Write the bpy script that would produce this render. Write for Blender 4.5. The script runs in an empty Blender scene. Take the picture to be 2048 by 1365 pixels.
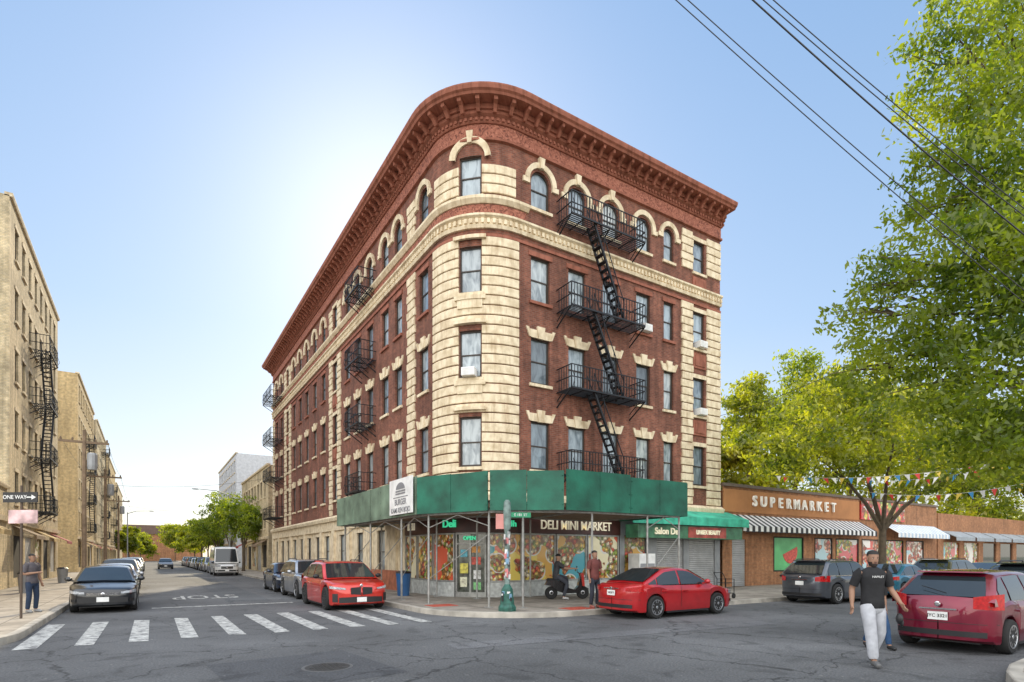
import bpy,bmesh,math,random
import numpy as np
from mathutils import Vector,Matrix,Euler
random.seed(7); rng=np.random.default_rng(7)
S=bpy.context.scene; COL=S.collection
pi=math.pi; rad=math.radians
F=1140.; HOR=1112.; H=1.8
YAW=math.atan2(.538,.843); SY,CYW=math.sin(YAW),math.cos(YAW)
def pix(px,py,Y):
    X=(px-1024)/F*Y
    return Vector((X*CYW+Y*SY,-X*SY+Y*CYW,H+(HOR-py)/F*Y))
# ---------------------------------------------------------------- materials
def nt_new(name):
    m=bpy.data.materials.new(name); m.use_nodes=True
    nt=m.node_tree; return m,nt,nt.nodes['Principled BSDF']
def nd(nt,t,**k):
    n=nt.nodes.new(t)
    for a,b in k.items(): setattr(n,a,b)
    return n
def ramp(nt,stops):
    r=nd(nt,'ShaderNodeValToRGB'); e=r.color_ramp.elements
    while len(e)<len(stops): e.new(.5)
    for i,(p,c) in enumerate(stops):
        e[i].position=p; e[i].color=(*c,1) if len(c)==3 else c
    return r
def mul(nt,a,b,f=1.,mode='MULTIPLY'):
    mx=nd(nt,'ShaderNodeMix',data_type='RGBA',blend_type=mode)
    if hasattr(f,'is_linked'): nt.links.new(f,mx.inputs[0])
    else: mx.inputs[0].default_value=f
    for s,i in ((a,6),(b,7)):
        if hasattr(s,'is_linked'): nt.links.new(s,mx.inputs[i])
        else: mx.inputs[i].default_value=(*s,1)
    return mx.outputs[2]
def cl(c,k): return tuple(min(1,max(0,x*k)) for x in c)
def M(name,col,rough=.7,metal=0,var=.15,scale=3.,bump=0,bscale=40.,coat=0,world=False,emit=0):
    m,nt,p=nt_new(name); L=nt.links
    tc=nd(nt,'ShaderNodeNewGeometry') if world else nd(nt,'ShaderNodeTexCoord')
    src=tc.outputs['Position'] if world else tc.outputs['Object']
    n=nd(nt,'ShaderNodeTexNoise'); n.inputs['Scale'].default_value=scale; n.inputs['Detail'].default_value=6
    L.new(src,n.inputs['Vector'])
    r=ramp(nt,[(.3,cl(col,1-var)),(.7,cl(col,1+var))]); L.new(n.outputs['Fac'],r.inputs[0]); L.new(r.outputs[0],p.inputs['Base Color'])
    p.inputs['Roughness'].default_value=rough; p.inputs['Metallic'].default_value=metal
    if coat: p.inputs['Coat Weight'].default_value=coat; p.inputs['Coat Roughness'].default_value=.04
    if bump:
        n2=nd(nt,'ShaderNodeTexNoise'); n2.inputs['Scale'].default_value=bscale; L.new(src,n2.inputs['Vector'])
        b=nd(nt,'ShaderNodeBump'); b.inputs['Strength'].default_value=bump; b.inputs['Distance'].default_value=.02
        L.new(n2.outputs['Fac'],b.inputs['Height']); L.new(b.outputs[0],p.inputs['Normal'])
    if emit:
        p.inputs['Emission Color'].default_value=(*col,1); p.inputs['Emission Strength'].default_value=emit
    return m
def wallvec(nt):
    L=nt.links; g=nd(nt,'ShaderNodeNewGeometry'); s=nd(nt,'ShaderNodeSeparateXYZ'); L.new(g.outputs['Position'],s.inputs[0])
    d=nd(nt,'ShaderNodeMath',operation='SUBTRACT'); L.new(s.outputs[0],d.inputs[0]); L.new(s.outputs[1],d.inputs[1])
    c=nd(nt,'ShaderNodeCombineXYZ'); L.new(d.outputs[0],c.inputs[0]); L.new(s.outputs[2],c.inputs[1])
    return c.outputs[0],g.outputs['Position']
def brick(name,c1,c2,mortar,stain=.35,bw=.22,rh=.08,ms=.012):
    m,nt,p=nt_new(name); L=nt.links; v,pos=wallvec(nt)
    b=nd(nt,'ShaderNodeTexBrick'); L.new(v,b.inputs['Vector'])
    b.inputs['Scale'].default_value=1; b.inputs['Brick Width'].default_value=bw; b.inputs['Row Height'].default_value=rh; b.inputs['Mortar Size'].default_value=ms
    b.inputs['Color1'].default_value=(*c1,1); b.inputs['Color2'].default_value=(*c2,1); b.inputs['Mortar'].default_value=(*mortar,1)
    n=nd(nt,'ShaderNodeTexNoise'); n.inputs['Scale'].default_value=.55; n.inputs['Detail'].default_value=8; L.new(pos,n.inputs['Vector'])
    r=ramp(nt,[(.32,(1-stain,)*3),(.7,(1+stain*.3,)*3)]); L.new(n.outputs['Fac'],r.inputs[0])
    mp=nd(nt,'ShaderNodeMapping'); mp.inputs['Scale'].default_value=(2.2,.16,1); L.new(v,mp.inputs['Vector'])
    n3=nd(nt,'ShaderNodeTexNoise'); n3.inputs['Scale'].default_value=1.5; n3.inputs['Detail'].default_value=7; L.new(mp.outputs[0],n3.inputs['Vector'])
    r3=ramp(nt,[(.35,(1-stain*.8,)*3),(.55,(1.,)*3),(.75,(1+stain*.5,)*3)]); L.new(n3.outputs['Fac'],r3.inputs[0])
    n5=nd(nt,'ShaderNodeTexNoise'); n5.inputs['Scale'].default_value=4.5; n5.inputs['Detail'].default_value=6; L.new(pos,n5.inputs['Vector'])
    r5=ramp(nt,[(.35,(.8,.8,.8)),(.65,(1.18,1.16,1.14))]); L.new(n5.outputs['Fac'],r5.inputs[0])
    L.new(mul(nt,mul(nt,mul(nt,b.outputs['Color'],r.outputs[0]),r3.outputs[0]),r5.outputs[0]),p.inputs['Base Color'])
    bp=nd(nt,'ShaderNodeBump'); bp.inputs['Strength'].default_value=.5; bp.inputs['Distance'].default_value=.01; bp.invert=True
    L.new(b.outputs['Fac'],bp.inputs['Height']); L.new(bp.outputs[0],p.inputs['Normal'])
    p.inputs['Roughness'].default_value=.88
    return m
def stone(name,col,stain=.35):
    m,nt,p=nt_new(name); L=nt.links; v,pos=wallvec(nt)
    mp=nd(nt,'ShaderNodeMapping'); mp.inputs['Scale'].default_value=(3.,.5,1); L.new(v,mp.inputs['Vector'])
    n=nd(nt,'ShaderNodeTexNoise'); n.inputs['Scale'].default_value=1.5; n.inputs['Detail'].default_value=9; n.inputs['Roughness'].default_value=.65; L.new(mp.outputs[0],n.inputs['Vector'])
    r=ramp(nt,[(.3,cl((col[0],col[1]*.9,col[2]*.8),1-stain)),(.5,col),(.75,cl(col,1.1))]); L.new(n.outputs['Fac'],r.inputs[0])
    n4=nd(nt,'ShaderNodeTexNoise'); n4.inputs['Scale'].default_value=3.2; n4.inputs['Detail'].default_value=5; L.new(pos,n4.inputs['Vector'])
    r4=ramp(nt,[(.35,(.80,.76,.70)),(.6,(1.05,)*3)]); L.new(n4.outputs['Fac'],r4.inputs[0])
    L.new(mul(nt,r.outputs[0],r4.outputs[0]),p.inputs['Base Color']); p.inputs['Roughness'].default_value=.85
    n2=nd(nt,'ShaderNodeTexNoise'); n2.inputs['Scale'].default_value=14; n2.inputs['Detail'].default_value=5; L.new(pos,n2.inputs['Vector'])
    b=nd(nt,'ShaderNodeBump'); b.inputs['Strength'].default_value=.25; b.inputs['Distance'].default_value=.015; L.new(n2.outputs['Fac'],b.inputs['Height']); L.new(b.outputs[0],p.inputs['Normal'])
    return m
def terracotta(name):
    m,nt,p=nt_new(name); L=nt.links; v,pos=wallvec(nt)
    n=nd(nt,'ShaderNodeTexNoise'); n.inputs['Scale'].default_value=4; n.inputs['Distortion'].default_value=2.5; L.new(v,n.inputs['Vector'])
    r=ramp(nt,[(.3,(.11,.033,.022)),(.46,(.31,.105,.065)),(.7,(.47,.185,.12))]); L.new(n.outputs['Fac'],r.inputs[0]); L.new(r.outputs[0],p.inputs['Base Color'])
    b=nd(nt,'ShaderNodeBump'); b.inputs['Strength'].default_value=1; b.inputs['Distance'].default_value=.06; L.new(n.outputs['Fac'],b.inputs['Height']); L.new(b.outputs[0],p.inputs['Normal'])
    p.inputs['Roughness'].default_value=.8
    return m
def asphalt(name,base):
    m,nt,p=nt_new(name); L=nt.links; g=nd(nt,'ShaderNodeNewGeometry'); pos=g.outputs['Position']
    def noi(s,d=6,dist=0):
        n=nd(nt,'ShaderNodeTexNoise'); n.inputs['Scale'].default_value=s; n.inputs['Detail'].default_value=d; n.inputs['Distortion'].default_value=dist; L.new(pos,n.inputs['Vector']); return n
    a=noi(.22,5,.4); f=noi(28,4); c=noi(1.6,8,1); sp=noi(9,3)
    r1=ramp(nt,[(.35,cl(base,.68)),(.55,base),(.72,cl(base,1.45))]); L.new(a.outputs['Fac'],r1.inputs[0])
    r2=ramp(nt,[(.3,(.62,)*3),(.7,(1.38,)*3)]); L.new(f.outputs['Fac'],r2.inputs[0])
    vo=nd(nt,'ShaderNodeTexVoronoi',feature='DISTANCE_TO_EDGE'); vo.inputs['Scale'].default_value=.3
    ad=nd(nt,'ShaderNodeVectorMath',operation='MULTIPLY_ADD'); L.new(c.outputs['Color'],ad.inputs[0]); ad.inputs[1].default_value=(.9,.9,0); L.new(pos,ad.inputs[2]); L.new(ad.outputs[0],vo.inputs['Vector'])
    r3=ramp(nt,[(.0,(.28,.28,.28)),(.008,(1,1,1))]); L.new(vo.outputs['Distance'],r3.inputs[0])
    r4=ramp(nt,[(.30,(.55,.55,.55)),(.46,(1,1,1))]); L.new(c.outputs['Fac'],r4.inputs[0])
    r5=ramp(nt,[(.68,(1,1,1)),(.74,(2.1,2.0,1.85))]); L.new(sp.outputs['Fac'],r5.inputs[0])
    col=mul(nt,mul(nt,r1.outputs[0],r2.outputs[0]),r3.outputs[0]); col=mul(nt,col,r4.outputs[0],.85); col=mul(nt,col,r5.outputs[0])
    L.new(col,p.inputs['Base Color']); p.inputs['Roughness'].default_value=.82
    b=nd(nt,'ShaderNodeBump'); b.inputs['Strength'].default_value=.6; b.inputs['Distance'].default_value=.012; L.new(f.outputs['Fac'],b.inputs['Height']); L.new(b.outputs[0],p.inputs['Normal'])
    return m
def roadpaint(name):
    m,nt,p=nt_new(name); L=nt.links; g=nd(nt,'ShaderNodeNewGeometry')
    n=nd(nt,'ShaderNodeTexNoise'); n.inputs['Scale'].default_value=5; n.inputs['Detail'].default_value=10; n.inputs['Roughness'].default_value=.75; L.new(g.outputs['Position'],n.inputs['Vector'])
    r=ramp(nt,[(.40,(.13,.13,.135)),(.50,(.42,.42,.40)),(.62,(.62,.62,.59))]); L.new(n.outputs['Fac'],r.inputs[0]); L.new(r.outputs[0],p.inputs['Base Color']); p.inputs['Roughness'].default_value=.75
    return m
def pavemat(name,col):
    m,nt,p=nt_new(name); L=nt.links; g=nd(nt,'ShaderNodeNewGeometry'); pos=g.outputs['Position']
    b=nd(nt,'ShaderNodeTexBrick'); b.offset=0; L.new(pos,b.inputs['Vector']); b.inputs['Scale'].default_value=1; b.inputs['Brick Width'].default_value=1.5; b.inputs['Row Height'].default_value=1.5; b.inputs['Mortar Size'].default_value=.015
    b.inputs['Color1'].default_value=(*cl(col,.88),1); b.inputs['Color2'].default_value=(*cl(col,1.1),1); b.inputs['Mortar'].default_value=(*cl(col,.4),1)
    n=nd(nt,'ShaderNodeTexNoise'); n.inputs['Scale'].default_value=1.3; n.inputs['Detail'].default_value=9; n.inputs['Roughness'].default_value=.7; L.new(pos,n.inputs['Vector'])
    r=ramp(nt,[(.32,(.5,)*3),(.65,(1.12,)*3)]); L.new(n.outputs['Fac'],r.inputs[0])
    L.new(mul(nt,b.outputs['Color'],r.outputs[0]),p.inputs['Base Color']); p.inputs['Roughness'].default_value=.9
    return m
def panemat(name):
    m,nt,p=nt_new(name); L=nt.links; oi=nd(nt,'ShaderNodeObjectInfo'); tc=nd(nt,'ShaderNodeTexCoord')
    r=ramp(nt,[(0,(.07,.09,.10)),(.2,(.18,.24,.28)),(.45,(.36,.43,.47)),(.7,(.50,.53,.51)),(.88,(.24,.30,.35))]); L.new(oi.outputs['Random'],r.inputs[0])
    mp=nd(nt,'ShaderNodeMapping'); mp.inputs['Scale'].default_value=(1,1,.3); L.new(tc.outputs['Object'],mp.inputs[0])
    ad=nd(nt,'ShaderNodeVectorMath',operation='ADD'); L.new(mp.outputs[0],ad.inputs[0]); L.new(oi.outputs['Random'],ad.inputs[1])
    n=nd(nt,'ShaderNodeTexNoise'); n.inputs['Scale'].default_value=4.5; n.inputs['Detail'].default_value=3; n.inputs['Distortion'].default_value=.6; L.new(ad.outputs[0],n.inputs['Vector'])
    r2=ramp(nt,[(.35,(.38,.42,.46)),(.6,(1.1,1.1,1.1))]); L.new(n.outputs['Fac'],r2.inputs[0])
    L.new(mul(nt,r.outputs[0],r2.outputs[0]),p.inputs['Base Color']); p.inputs['Roughness'].default_value=.35; p.inputs['Coat Weight'].default_value=1; p.inputs['Coat Roughness'].default_value=.02; p.inputs['Coat IOR'].default_value=1.6
    return m
def poster(name,bgs,foods,scale=3.,bgscale=.6,dark=.35,thr=.5):
    m,nt,p=nt_new(name); L=nt.links; v,pos=wallvec(nt)
    dn_=nd(nt,'ShaderNodeTexNoise'); dn_.inputs['Scale'].default_value=2.2; dn_.inputs['Detail'].default_value=3; L.new(v,dn_.inputs['Vector'])
    dv=nd(nt,'ShaderNodeVectorMath',operation='MULTIPLY_ADD'); L.new(dn_.outputs['Color'],dv.inputs[0]); dv.inputs[1].default_value=(.3,.3,0); L.new(v,dv.inputs[2])
    vb=nd(nt,'ShaderNodeTexVoronoi'); vb.inputs['Scale'].default_value=bgscale; vb.distance='CHEBYCHEV'; L.new(v,vb.inputs['Vector'])
    sb=nd(nt,'ShaderNodeSeparateColor'); L.new(vb.outputs['Color'],sb.inputs[0])
    rb=ramp(nt,[(i/len(bgs),c) for i,c in enumerate(bgs)]); rb.color_ramp.interpolation='CONSTANT'; L.new(sb.outputs[0],rb.inputs[0])
    vo=nd(nt,'ShaderNodeTexVoronoi'); vo.inputs['Scale'].default_value=scale; L.new(dv.outputs[0],vo.inputs['Vector'])
    s=nd(nt,'ShaderNodeSeparateColor'); L.new(vo.outputs['Color'],s.inputs[0])
    rf=ramp(nt,[(i/len(foods),c) for i,c in enumerate(foods)]); rf.color_ramp.interpolation='CONSTANT'; L.new(s.outputs[0],rf.inputs[0])
    sh=ramp(nt,[(.0,(1.3,)*3),(.3,(.95,)*3),(.55,(dark,)*3)]); L.new(vo.outputs['Distance'],sh.inputs[0])
    n=nd(nt,'ShaderNodeTexNoise'); n.inputs['Scale'].default_value=18; n.inputs['Distortion'].default_value=1; L.new(v,n.inputs['Vector'])
    r3=ramp(nt,[(.35,(.55,.48,.38)),(.6,(1.25,1.2,1.1))]); L.new(n.outputs['Fac'],r3.inputs[0])
    food=mul(nt,mul(nt,rf.outputs[0],sh.outputs[0]),r3.outputs[0])
    # round dishes on top of the panel colour
    vd=nd(nt,'ShaderNodeTexVoronoi'); vd.inputs['Scale'].default_value=.95; vd.inputs['Randomness'].default_value=.8; L.new(v,vd.inputs['Vector'])
    k1=ramp(nt,[(.36,(0,0,0)),(.37,(1,1,1))]); L.new(vd.outputs['Distance'],k1.inputs[0])
    k2=ramp(nt,[(.41,(0,0,0)),(.42,(1,1,1))]); L.new(vd.outputs['Distance'],k2.inputs[0])
    a=mul(nt,food,(.72,.70,.64),k1.outputs[0],'MIX'); b=mul(nt,a,rb.outputs[0],k2.outputs[0],'MIX')
    big=nd(nt,'ShaderNodeTexNoise'); big.inputs['Scale'].default_value=.9; big.inputs['Detail'].default_value=2; L.new(v,big.inputs['Vector'])
    k=ramp(nt,[(thr,(0,0,0)),(thr+.01,(1,1,1))]); L.new(big.outputs['Fac'],k.inputs[0])
    L.new(mul(nt,food,b,k.outputs[0],'MIX'),p.inputs['Base Color']); p.inputs['Roughness'].default_value=.25; p.inputs['Coat Weight'].default_value=.5
    return m
def leafmat(name,dark,light,scale=1.2,tm=(2.3,2.3,.8)):
    m,nt,p=nt_new(name); L=nt.links; nt.nodes.remove(p); out=nt.nodes['Material Output']
    g=nd(nt,'ShaderNodeNewGeometry')
    n=nd(nt,'ShaderNodeTexNoise'); n.inputs['Scale'].default_value=scale; n.inputs['Detail'].default_value=3; L.new(g.outputs['Position'],n.inputs['Vector'])
    r=ramp(nt,[(.35,dark),(.65,light)]); L.new(n.outputs['Fac'],r.inputs[0])
    d=nd(nt,'ShaderNodeBsdfDiffuse'); t=nd(nt,'ShaderNodeBsdfTranslucent'); gl=nd(nt,'ShaderNodeBsdfGlossy'); gl.inputs['Roughness'].default_value=.4
    tr=mul(nt,r.outputs[0],tm)
    L.new(r.outputs[0],d.inputs[0]); L.new(tr,t.inputs[0])
    a=nd(nt,'ShaderNodeMixShader'); a.inputs[0].default_value=.6; L.new(d.outputs[0],a.inputs[1]); L.new(t.outputs[0],a.inputs[2])
    b=nd(nt,'ShaderNodeMixShader'); b.inputs[0].default_value=.04; L.new(a.outputs[0],b.inputs[1]); L.new(gl.outputs[0],b.inputs[2]); L.new(b.outputs[0],out.inputs[0])
    return m
MT={}
MT['brick']=brick('red_brick',(.185,.058,.035),(.30,.105,.063),(.23,.13,.095),.35)
MT['lime']=stone('limestone',(.77,.66,.475),.27)
MT['terra']=terracotta('terracotta_relief')
MT['terrap']=stone('terracotta_plain',(.32,.115,.073),.45)
MT['tan']=brick('tan_brick',(.54,.39,.18),(.62,.47,.24),(.48,.38,.23),.2)
MT['cream']=brick('cream_brick',(.60,.48,.28),(.70,.58,.37),(.50,.42,.29),.35)
MT['trim']=stone('cream_trim',(.68,.58,.41),.3)
MT['obrick']=brick('orange_brick',(.38,.155,.065),(.47,.205,.09),(.36,.22,.13),.25)
MT['iron']=M('black_iron',(.014,.016,.02),.5,.3)
MT['frame']=M('brown_window_frame',(.045,.032,.024),.5)
MT['pane']=panemat('window_glass_with_curtains')
MT['asph']=asphalt('asphalt',(.115,.117,.12))
MT['pave']=pavemat('concrete_paving',(.36,.32,.27))
MT['curb']=M('curb_concrete',(.38,.35,.30),.85,0,.35,2,world=True)
MT['paint']=roadpaint('worn_road_paint')
MT['green']=M('green_plywood',(.008,.115,.07),.55,0,.45,1.3,.25,9,world=True)
MT['greenw']=M('weathered_green_plywood',(.14,.20,.14),.65,0,.5,1.2,.25,9,world=True)
MT['steel']=M('galvanised_steel',(.36,.36,.34),.5,.5,.25,6)
MT['wood']=M('weathered_wood',(.20,.14,.09),.85,0,.3,4)
MT['black']=M('black_plastic',(.015,.015,.017),.45)
MT['rubber']=M('tyre_rubber',(.018,.018,.018),.85)
MT['rim']=M('alloy_rim',(.5,.51,.53),.3,.85)
MT['rimb']=M('black_rim',(.03,.03,.035),.3,.5)
MT['cglass']=M('car_glass',(.02,.028,.032),.04,0,.1,2,coat=.6)
MT['lens']=M('headlight_lens',(.55,.58,.62),.1,.3,.5,22,coat=1)
MT['tail']=M('tail_light_red',(.45,.01,.012),.15,0,.3,20,coat=1)
MT['chrome']=M('chrome',(.7,.7,.72),.12,1)
MT['white']=M('white_enamel',(.78,.78,.76),.5)
MT['grey']=M('grey_metal',(.30,.31,.32),.5,.3)
MT['shutter']=M('roller_shutter_metal',(.50,.50,.50),.45,.4,.15,2)
MT['dark']=M('dark_interior',(.03,.026,.022),.8)
MT['bark']=M('tree_bark',(.10,.075,.05),.9,0,.3,6,.6,20)
MT['leafA']=leafmat('leaf_bright_green',(.06,.105,.012),(.25,.29,.03),.9)
MT['leafB']=leafmat('leaf_yellow_green',(.085,.12,.014),(.30,.31,.03),.7)
MT['food']=poster('food_poster_print',[(.82,.64,.14),(.74,.42,.09),(.84,.77,.52),(.10,.40,.48),(.70,.12,.06)],[(.60,.20,.06),(.80,.60,.16),(.62,.10,.06),(.30,.42,.08),(.85,.78,.60),(.66,.36,.14)],6.)
MT['food2']=poster('produce_poster_print',[(.20,.50,.55),(.66,.14,.15),(.80,.78,.72),(.76,.42,.46)],[(.7,.1,.08),(.3,.5,.1),(.8,.6,.1),(.8,.78,.7)],5.)
MT['skin']=M('skin',(.30,.165,.105),.55,0,.06)
MT['skin2']=M('skin_light',(.40,.23,.15),.55,0,.06)
MT['hair']=M('dark_hair',(.015,.012,.01),.7)
# ---------------------------------------------------------------- mesh builder
class MB:
    def __init__(s): s.v=[];s.f=[];s.m=[]
    def add(s,vs,fs,mi=0):
        o=len(s.v); s.v+= [tuple(x) for x in vs]; s.f+=[tuple(i+o for i in f) for f in fs]; s.m+=[mi]*len(fs); return s
    def box(s,x0,x1,y0,y1,z0,z1,mi=0):
        return s.add([(x0,y0,z0),(x1,y0,z0),(x1,y1,z0),(x0,y1,z0),(x0,y0,z1),(x1,y0,z1),(x1,y1,z1),(x0,y1,z1)],
          [(0,3,2,1),(4,5,6,7),(0,1,5,4),(1,2,6,5),(2,3,7,6),(3,0,4,7)],mi)
    def prism(s,poly,y0,y1,mi=0,T=None):
        n=len(poly); vs=[(x,y0,z) for x,z in poly]+[(x,y1,z) for x,z in poly]
        if T: vs=[T(*v) for v in vs]
        fs=[tuple(range(n)),tuple(range(2*n-1,n-1,-1))]+[(i,i+n,(i+1)%n+n,(i+1)%n) for i in range(n)]
        return s.add(vs,fs,mi)
    def slab(s,poly,z0,z1,mi=0):
        n=len(poly); vs=[(x,y,z0) for x,y in poly]+[(x,y,z1) for x,y in poly]
        return s.add(vs,[tuple(range(n-1,-1,-1)),tuple(range(n,2*n))]+[(i,(i+1)%n,(i+1)%n+n,i+n) for i in range(n)],mi)
    def tube(s,pts,rs,seg=8,mi=0,cap=True,up=None):
        pts=[Vector(p) for p in pts]
        if not hasattr(rs,'__len__'): rs=[rs]*len(pts)
        o=len(s.v); n=len(pts)
        d=(pts[-1]-pts[0]).normalized(); up=up or (Vector((0,0,1)) if abs(d.z)<.9 else Vector((1,0,0)))
        for i,p in enumerate(pts):
            t=(pts[min(i+1,n-1)]-pts[max(i-1,0)]).normalized(); a=t.cross(up).normalized(); b=a.cross(t)
            for k in range(seg):
                q=2*pi*(k+.5)/seg; s.v.append(tuple(p+(a*math.cos(q)+b*math.sin(q))*rs[i]))
        for i in range(n-1):
            for k in range(seg):
                k2=(k+1)%seg; s.f.append((o+i*seg+k,o+i*seg+k2,o+(i+1)*seg+k2,o+(i+1)*seg+k)); s.m.append(mi)
        if cap:
            s.f.append(tuple(o+k for k in range(seg))); s.m.append(mi); s.f.append(tuple(o+(n-1)*seg+k for k in range(seg))); s.m.append(mi)
        return s
    def bar(s,p,q,t=.03,mi=0): return s.tube([p,q],t*.7,4,mi)
    def lathe(s,prof,seg=16,axis='z',c=(0,0,0),mi=0):
        o=len(s.v); n=len(prof)
        for r,h in prof:
            for k in range(seg):
                q=2*pi*k/seg; a,b=r*math.cos(q),r*math.sin(q)
                v={'z':(a,b,h),'y':(a,h,b),'x':(h,a,b)}[axis]; s.v.append((v[0]+c[0],v[1]+c[1],v[2]+c[2]))
        for i in range(n-1):
            for k in range(seg):
                k2=(k+1)%seg; s.f.append((o+i*seg+k,o+i*seg+k2,o+(i+1)*seg+k2,o+(i+1)*seg+k)); s.m.append(mi)
        s.f.append(tuple(o+k for k in range(seg))); s.f.append(tuple(o+(n-1)*seg+k for k in range(seg))); s.m+=[mi,mi]
        return s
    def ell(s,c,r,seg=12,rings=8,mi=0,z0=-1.):
        prof=[]
        for i in range(rings+1):
            a=math.asin(max(-1,z0))+(pi/2-math.asin(max(-1,z0)))*i/rings
            prof.append((max(.001,math.cos(a)),math.sin(a)))
        o=len(s.v); s.lathe(prof,seg,'z',(0,0,0),mi)
        for i in range(o,len(s.v)):
            v=s.v[i]; s.v[i]=(v[0]*r[0]+c[0],v[1]*r[1]+c[1],v[2]*r[2]+c[2])
        return s
    def grid(s,rows,mi=0,closed=False):
        o=len(s.v); n=len(rows[0])
        for r in rows: s.v+=[tuple(p) for p in r]
        for i in range(len(rows)-1):
            for k in range(n if closed else n-1):
                k2=(k+1)%n; s.f.append((o+i*n+k,o+i*n+k2,o+(i+1)*n+k2,o+(i+1)*n+k)); s.m.append(mi)
        return s
    def mesh(s,name,mats,smooth=None,recalc=True):
        me=bpy.data.meshes.new(name); me.from_pydata(s.v,[],s.f)
        for m in (mats if isinstance(mats,(list,tuple)) else [mats]): me.materials.append(m)
        me.polygons.foreach_set('material_index',s.m)
        if recalc:
            b=bmesh.new(); b.from_mesh(me); bmesh.ops.remove_doubles(b,verts=b.verts,dist=.0004) if smooth else None
            bmesh.ops.recalc_face_normals(b,faces=b.faces); b.to_mesh(me); b.free()
        if smooth:
            me.polygons.foreach_set('use_smooth',[True]*len(me.polygons)); me.set_sharp_from_angle(angle=rad(smooth))
        me.update(); return me
    def build(s,name,mats,parent=None,smooth=None,world=True,recalc=True):
        return link(name,s.mesh(name,mats,smooth,recalc),parent,world)
def base_mat(o): return Matrix.Translation(o.location)@o.rotation_euler.to_matrix().to_4x4()
def link(name,me,parent=None,world=True,loc=None,rz=0,rot=None):
    o=bpy.data.objects.new(name,me); COL.objects.link(o)
    if parent is not None:
        o.parent=parent
        if world and parent.parent is None: o.matrix_parent_inverse=base_mat(parent).inverted()
    if loc is not None: o.location=loc
    o.rotation_euler=rot if rot else (0,0,rz)
    return o
def tag(o,label,cat,group=None):
    o['label']=label;o['category']=cat
    if group:o['group']=group
    return o
def thing(name,label,cat,loc=(0,0,0),rz=0,group=None):
    o=bpy.data.objects.new(name,None); COL.objects.link(o); o.location=loc; o.rotation_euler=(0,0,rz); o.empty_display_size=.3
    return tag(o,label,cat,group)
def struct(o): o['kind']='structure'; return o
def textmesh(t,size,mat,ext=.02,bold=0,sx=1.):
    cu=bpy.data.curves.new('lettering','FONT'); cu.body=t; cu.size=size; cu.extrude=ext; cu.offset=bold; cu.align_x='CENTER'; cu.align_y='CENTER'
    o=bpy.data.objects.new('tmp',cu); COL.objects.link(o); dg=bpy.context.evaluated_depsgraph_get(); dg.update()
    me=bpy.data.meshes.new_from_object(o.evaluated_get(dg)); bpy.data.objects.remove(o)
    if sx!=1: me.transform(Matrix.Diagonal((sx,1,1,1)))
    me.materials.clear(); me.materials.append(mat); return me
# ---------------------------------------------------------------- world, sun, camera
SUN_AZ=rad(20.5); SUN_EL=rad(31)
w=bpy.data.worlds.new("World"); S.world=w; w.use_nodes=True; nt=w.node_tree; bg=nt.nodes['Background']; out=nt.nodes['World Output']; L=nt.links
sky=nt.nodes.new('ShaderNodeTexSky'); sky.sky_type='NISHITA'; sky.sun_disc=False; sky.sun_elevation=SUN_EL; sky.sun_rotation=SUN_AZ
sky.air_density=1.0; sky.dust_density=.7; sky.ozone_density=1.2
L.new(sky.outputs[0],bg.inputs[0]); bg.inputs[1].default_value=.05
tc=nd(nt,'ShaderNodeTexCoord'); sx=nd(nt,'ShaderNodeSeparateXYZ'); L.new(tc.outputs['Generated'],sx.inputs[0])
hz_=ramp(nt,[(0.,(.74,.70,.63)),(.10,(.58,.62,.65)),(.35,(.34,.48,.67)),(.7,(.21,.37,.62)),(1.,(.17,.32,.57))]); L.new(sx.outputs[2],hz_.inputs[0])
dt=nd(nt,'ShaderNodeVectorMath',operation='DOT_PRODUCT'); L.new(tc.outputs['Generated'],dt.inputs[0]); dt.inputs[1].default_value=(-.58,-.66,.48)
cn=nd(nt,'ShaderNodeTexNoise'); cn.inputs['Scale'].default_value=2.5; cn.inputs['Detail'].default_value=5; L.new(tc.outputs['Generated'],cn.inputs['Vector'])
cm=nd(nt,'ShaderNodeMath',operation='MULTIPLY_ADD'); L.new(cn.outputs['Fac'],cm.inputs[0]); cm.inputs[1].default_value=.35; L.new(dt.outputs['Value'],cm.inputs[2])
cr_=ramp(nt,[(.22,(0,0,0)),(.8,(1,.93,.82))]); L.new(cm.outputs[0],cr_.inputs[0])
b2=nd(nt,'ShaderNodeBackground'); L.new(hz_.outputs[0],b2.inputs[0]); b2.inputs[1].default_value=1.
b3=nd(nt,'ShaderNodeBackground'); L.new(cr_.outputs[0],b3.inputs[0]); b3.inputs[1].default_value=2.05  # added bright sky patch behind the camera, fill light for the shaded facades
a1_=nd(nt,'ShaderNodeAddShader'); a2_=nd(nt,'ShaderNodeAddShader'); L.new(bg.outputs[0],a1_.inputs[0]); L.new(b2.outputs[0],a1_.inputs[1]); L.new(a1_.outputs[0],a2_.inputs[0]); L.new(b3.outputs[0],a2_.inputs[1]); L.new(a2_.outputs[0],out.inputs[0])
sd=bpy.data.lights.new('sun','SUN'); sd.energy=4.4; sd.angle=rad(.6); sd.color=(1,.84,.58)
so=bpy.data.objects.new('sun',sd); COL.objects.link(so)
sv=Vector((math.sin(SUN_AZ)*math.cos(SUN_EL),math.cos(SUN_AZ)*math.cos(SUN_EL),math.sin(SUN_EL)))
so.rotation_euler=sv.to_track_quat('Z','Y').to_euler(); so.location=(0,0,60)
cd=bpy.data.cameras.new('camera'); cam=bpy.data.objects.new('camera',cd); COL.objects.link(cam)
cd.sensor_width=36; cd.lens=36*F/2048; cd.shift_y=(HOR-682.5)/2048; cd.clip_end=3000
cam.location=(0,0,H); cam.rotation_euler=(rad(90),0,-YAW); S.camera=cam
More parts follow.
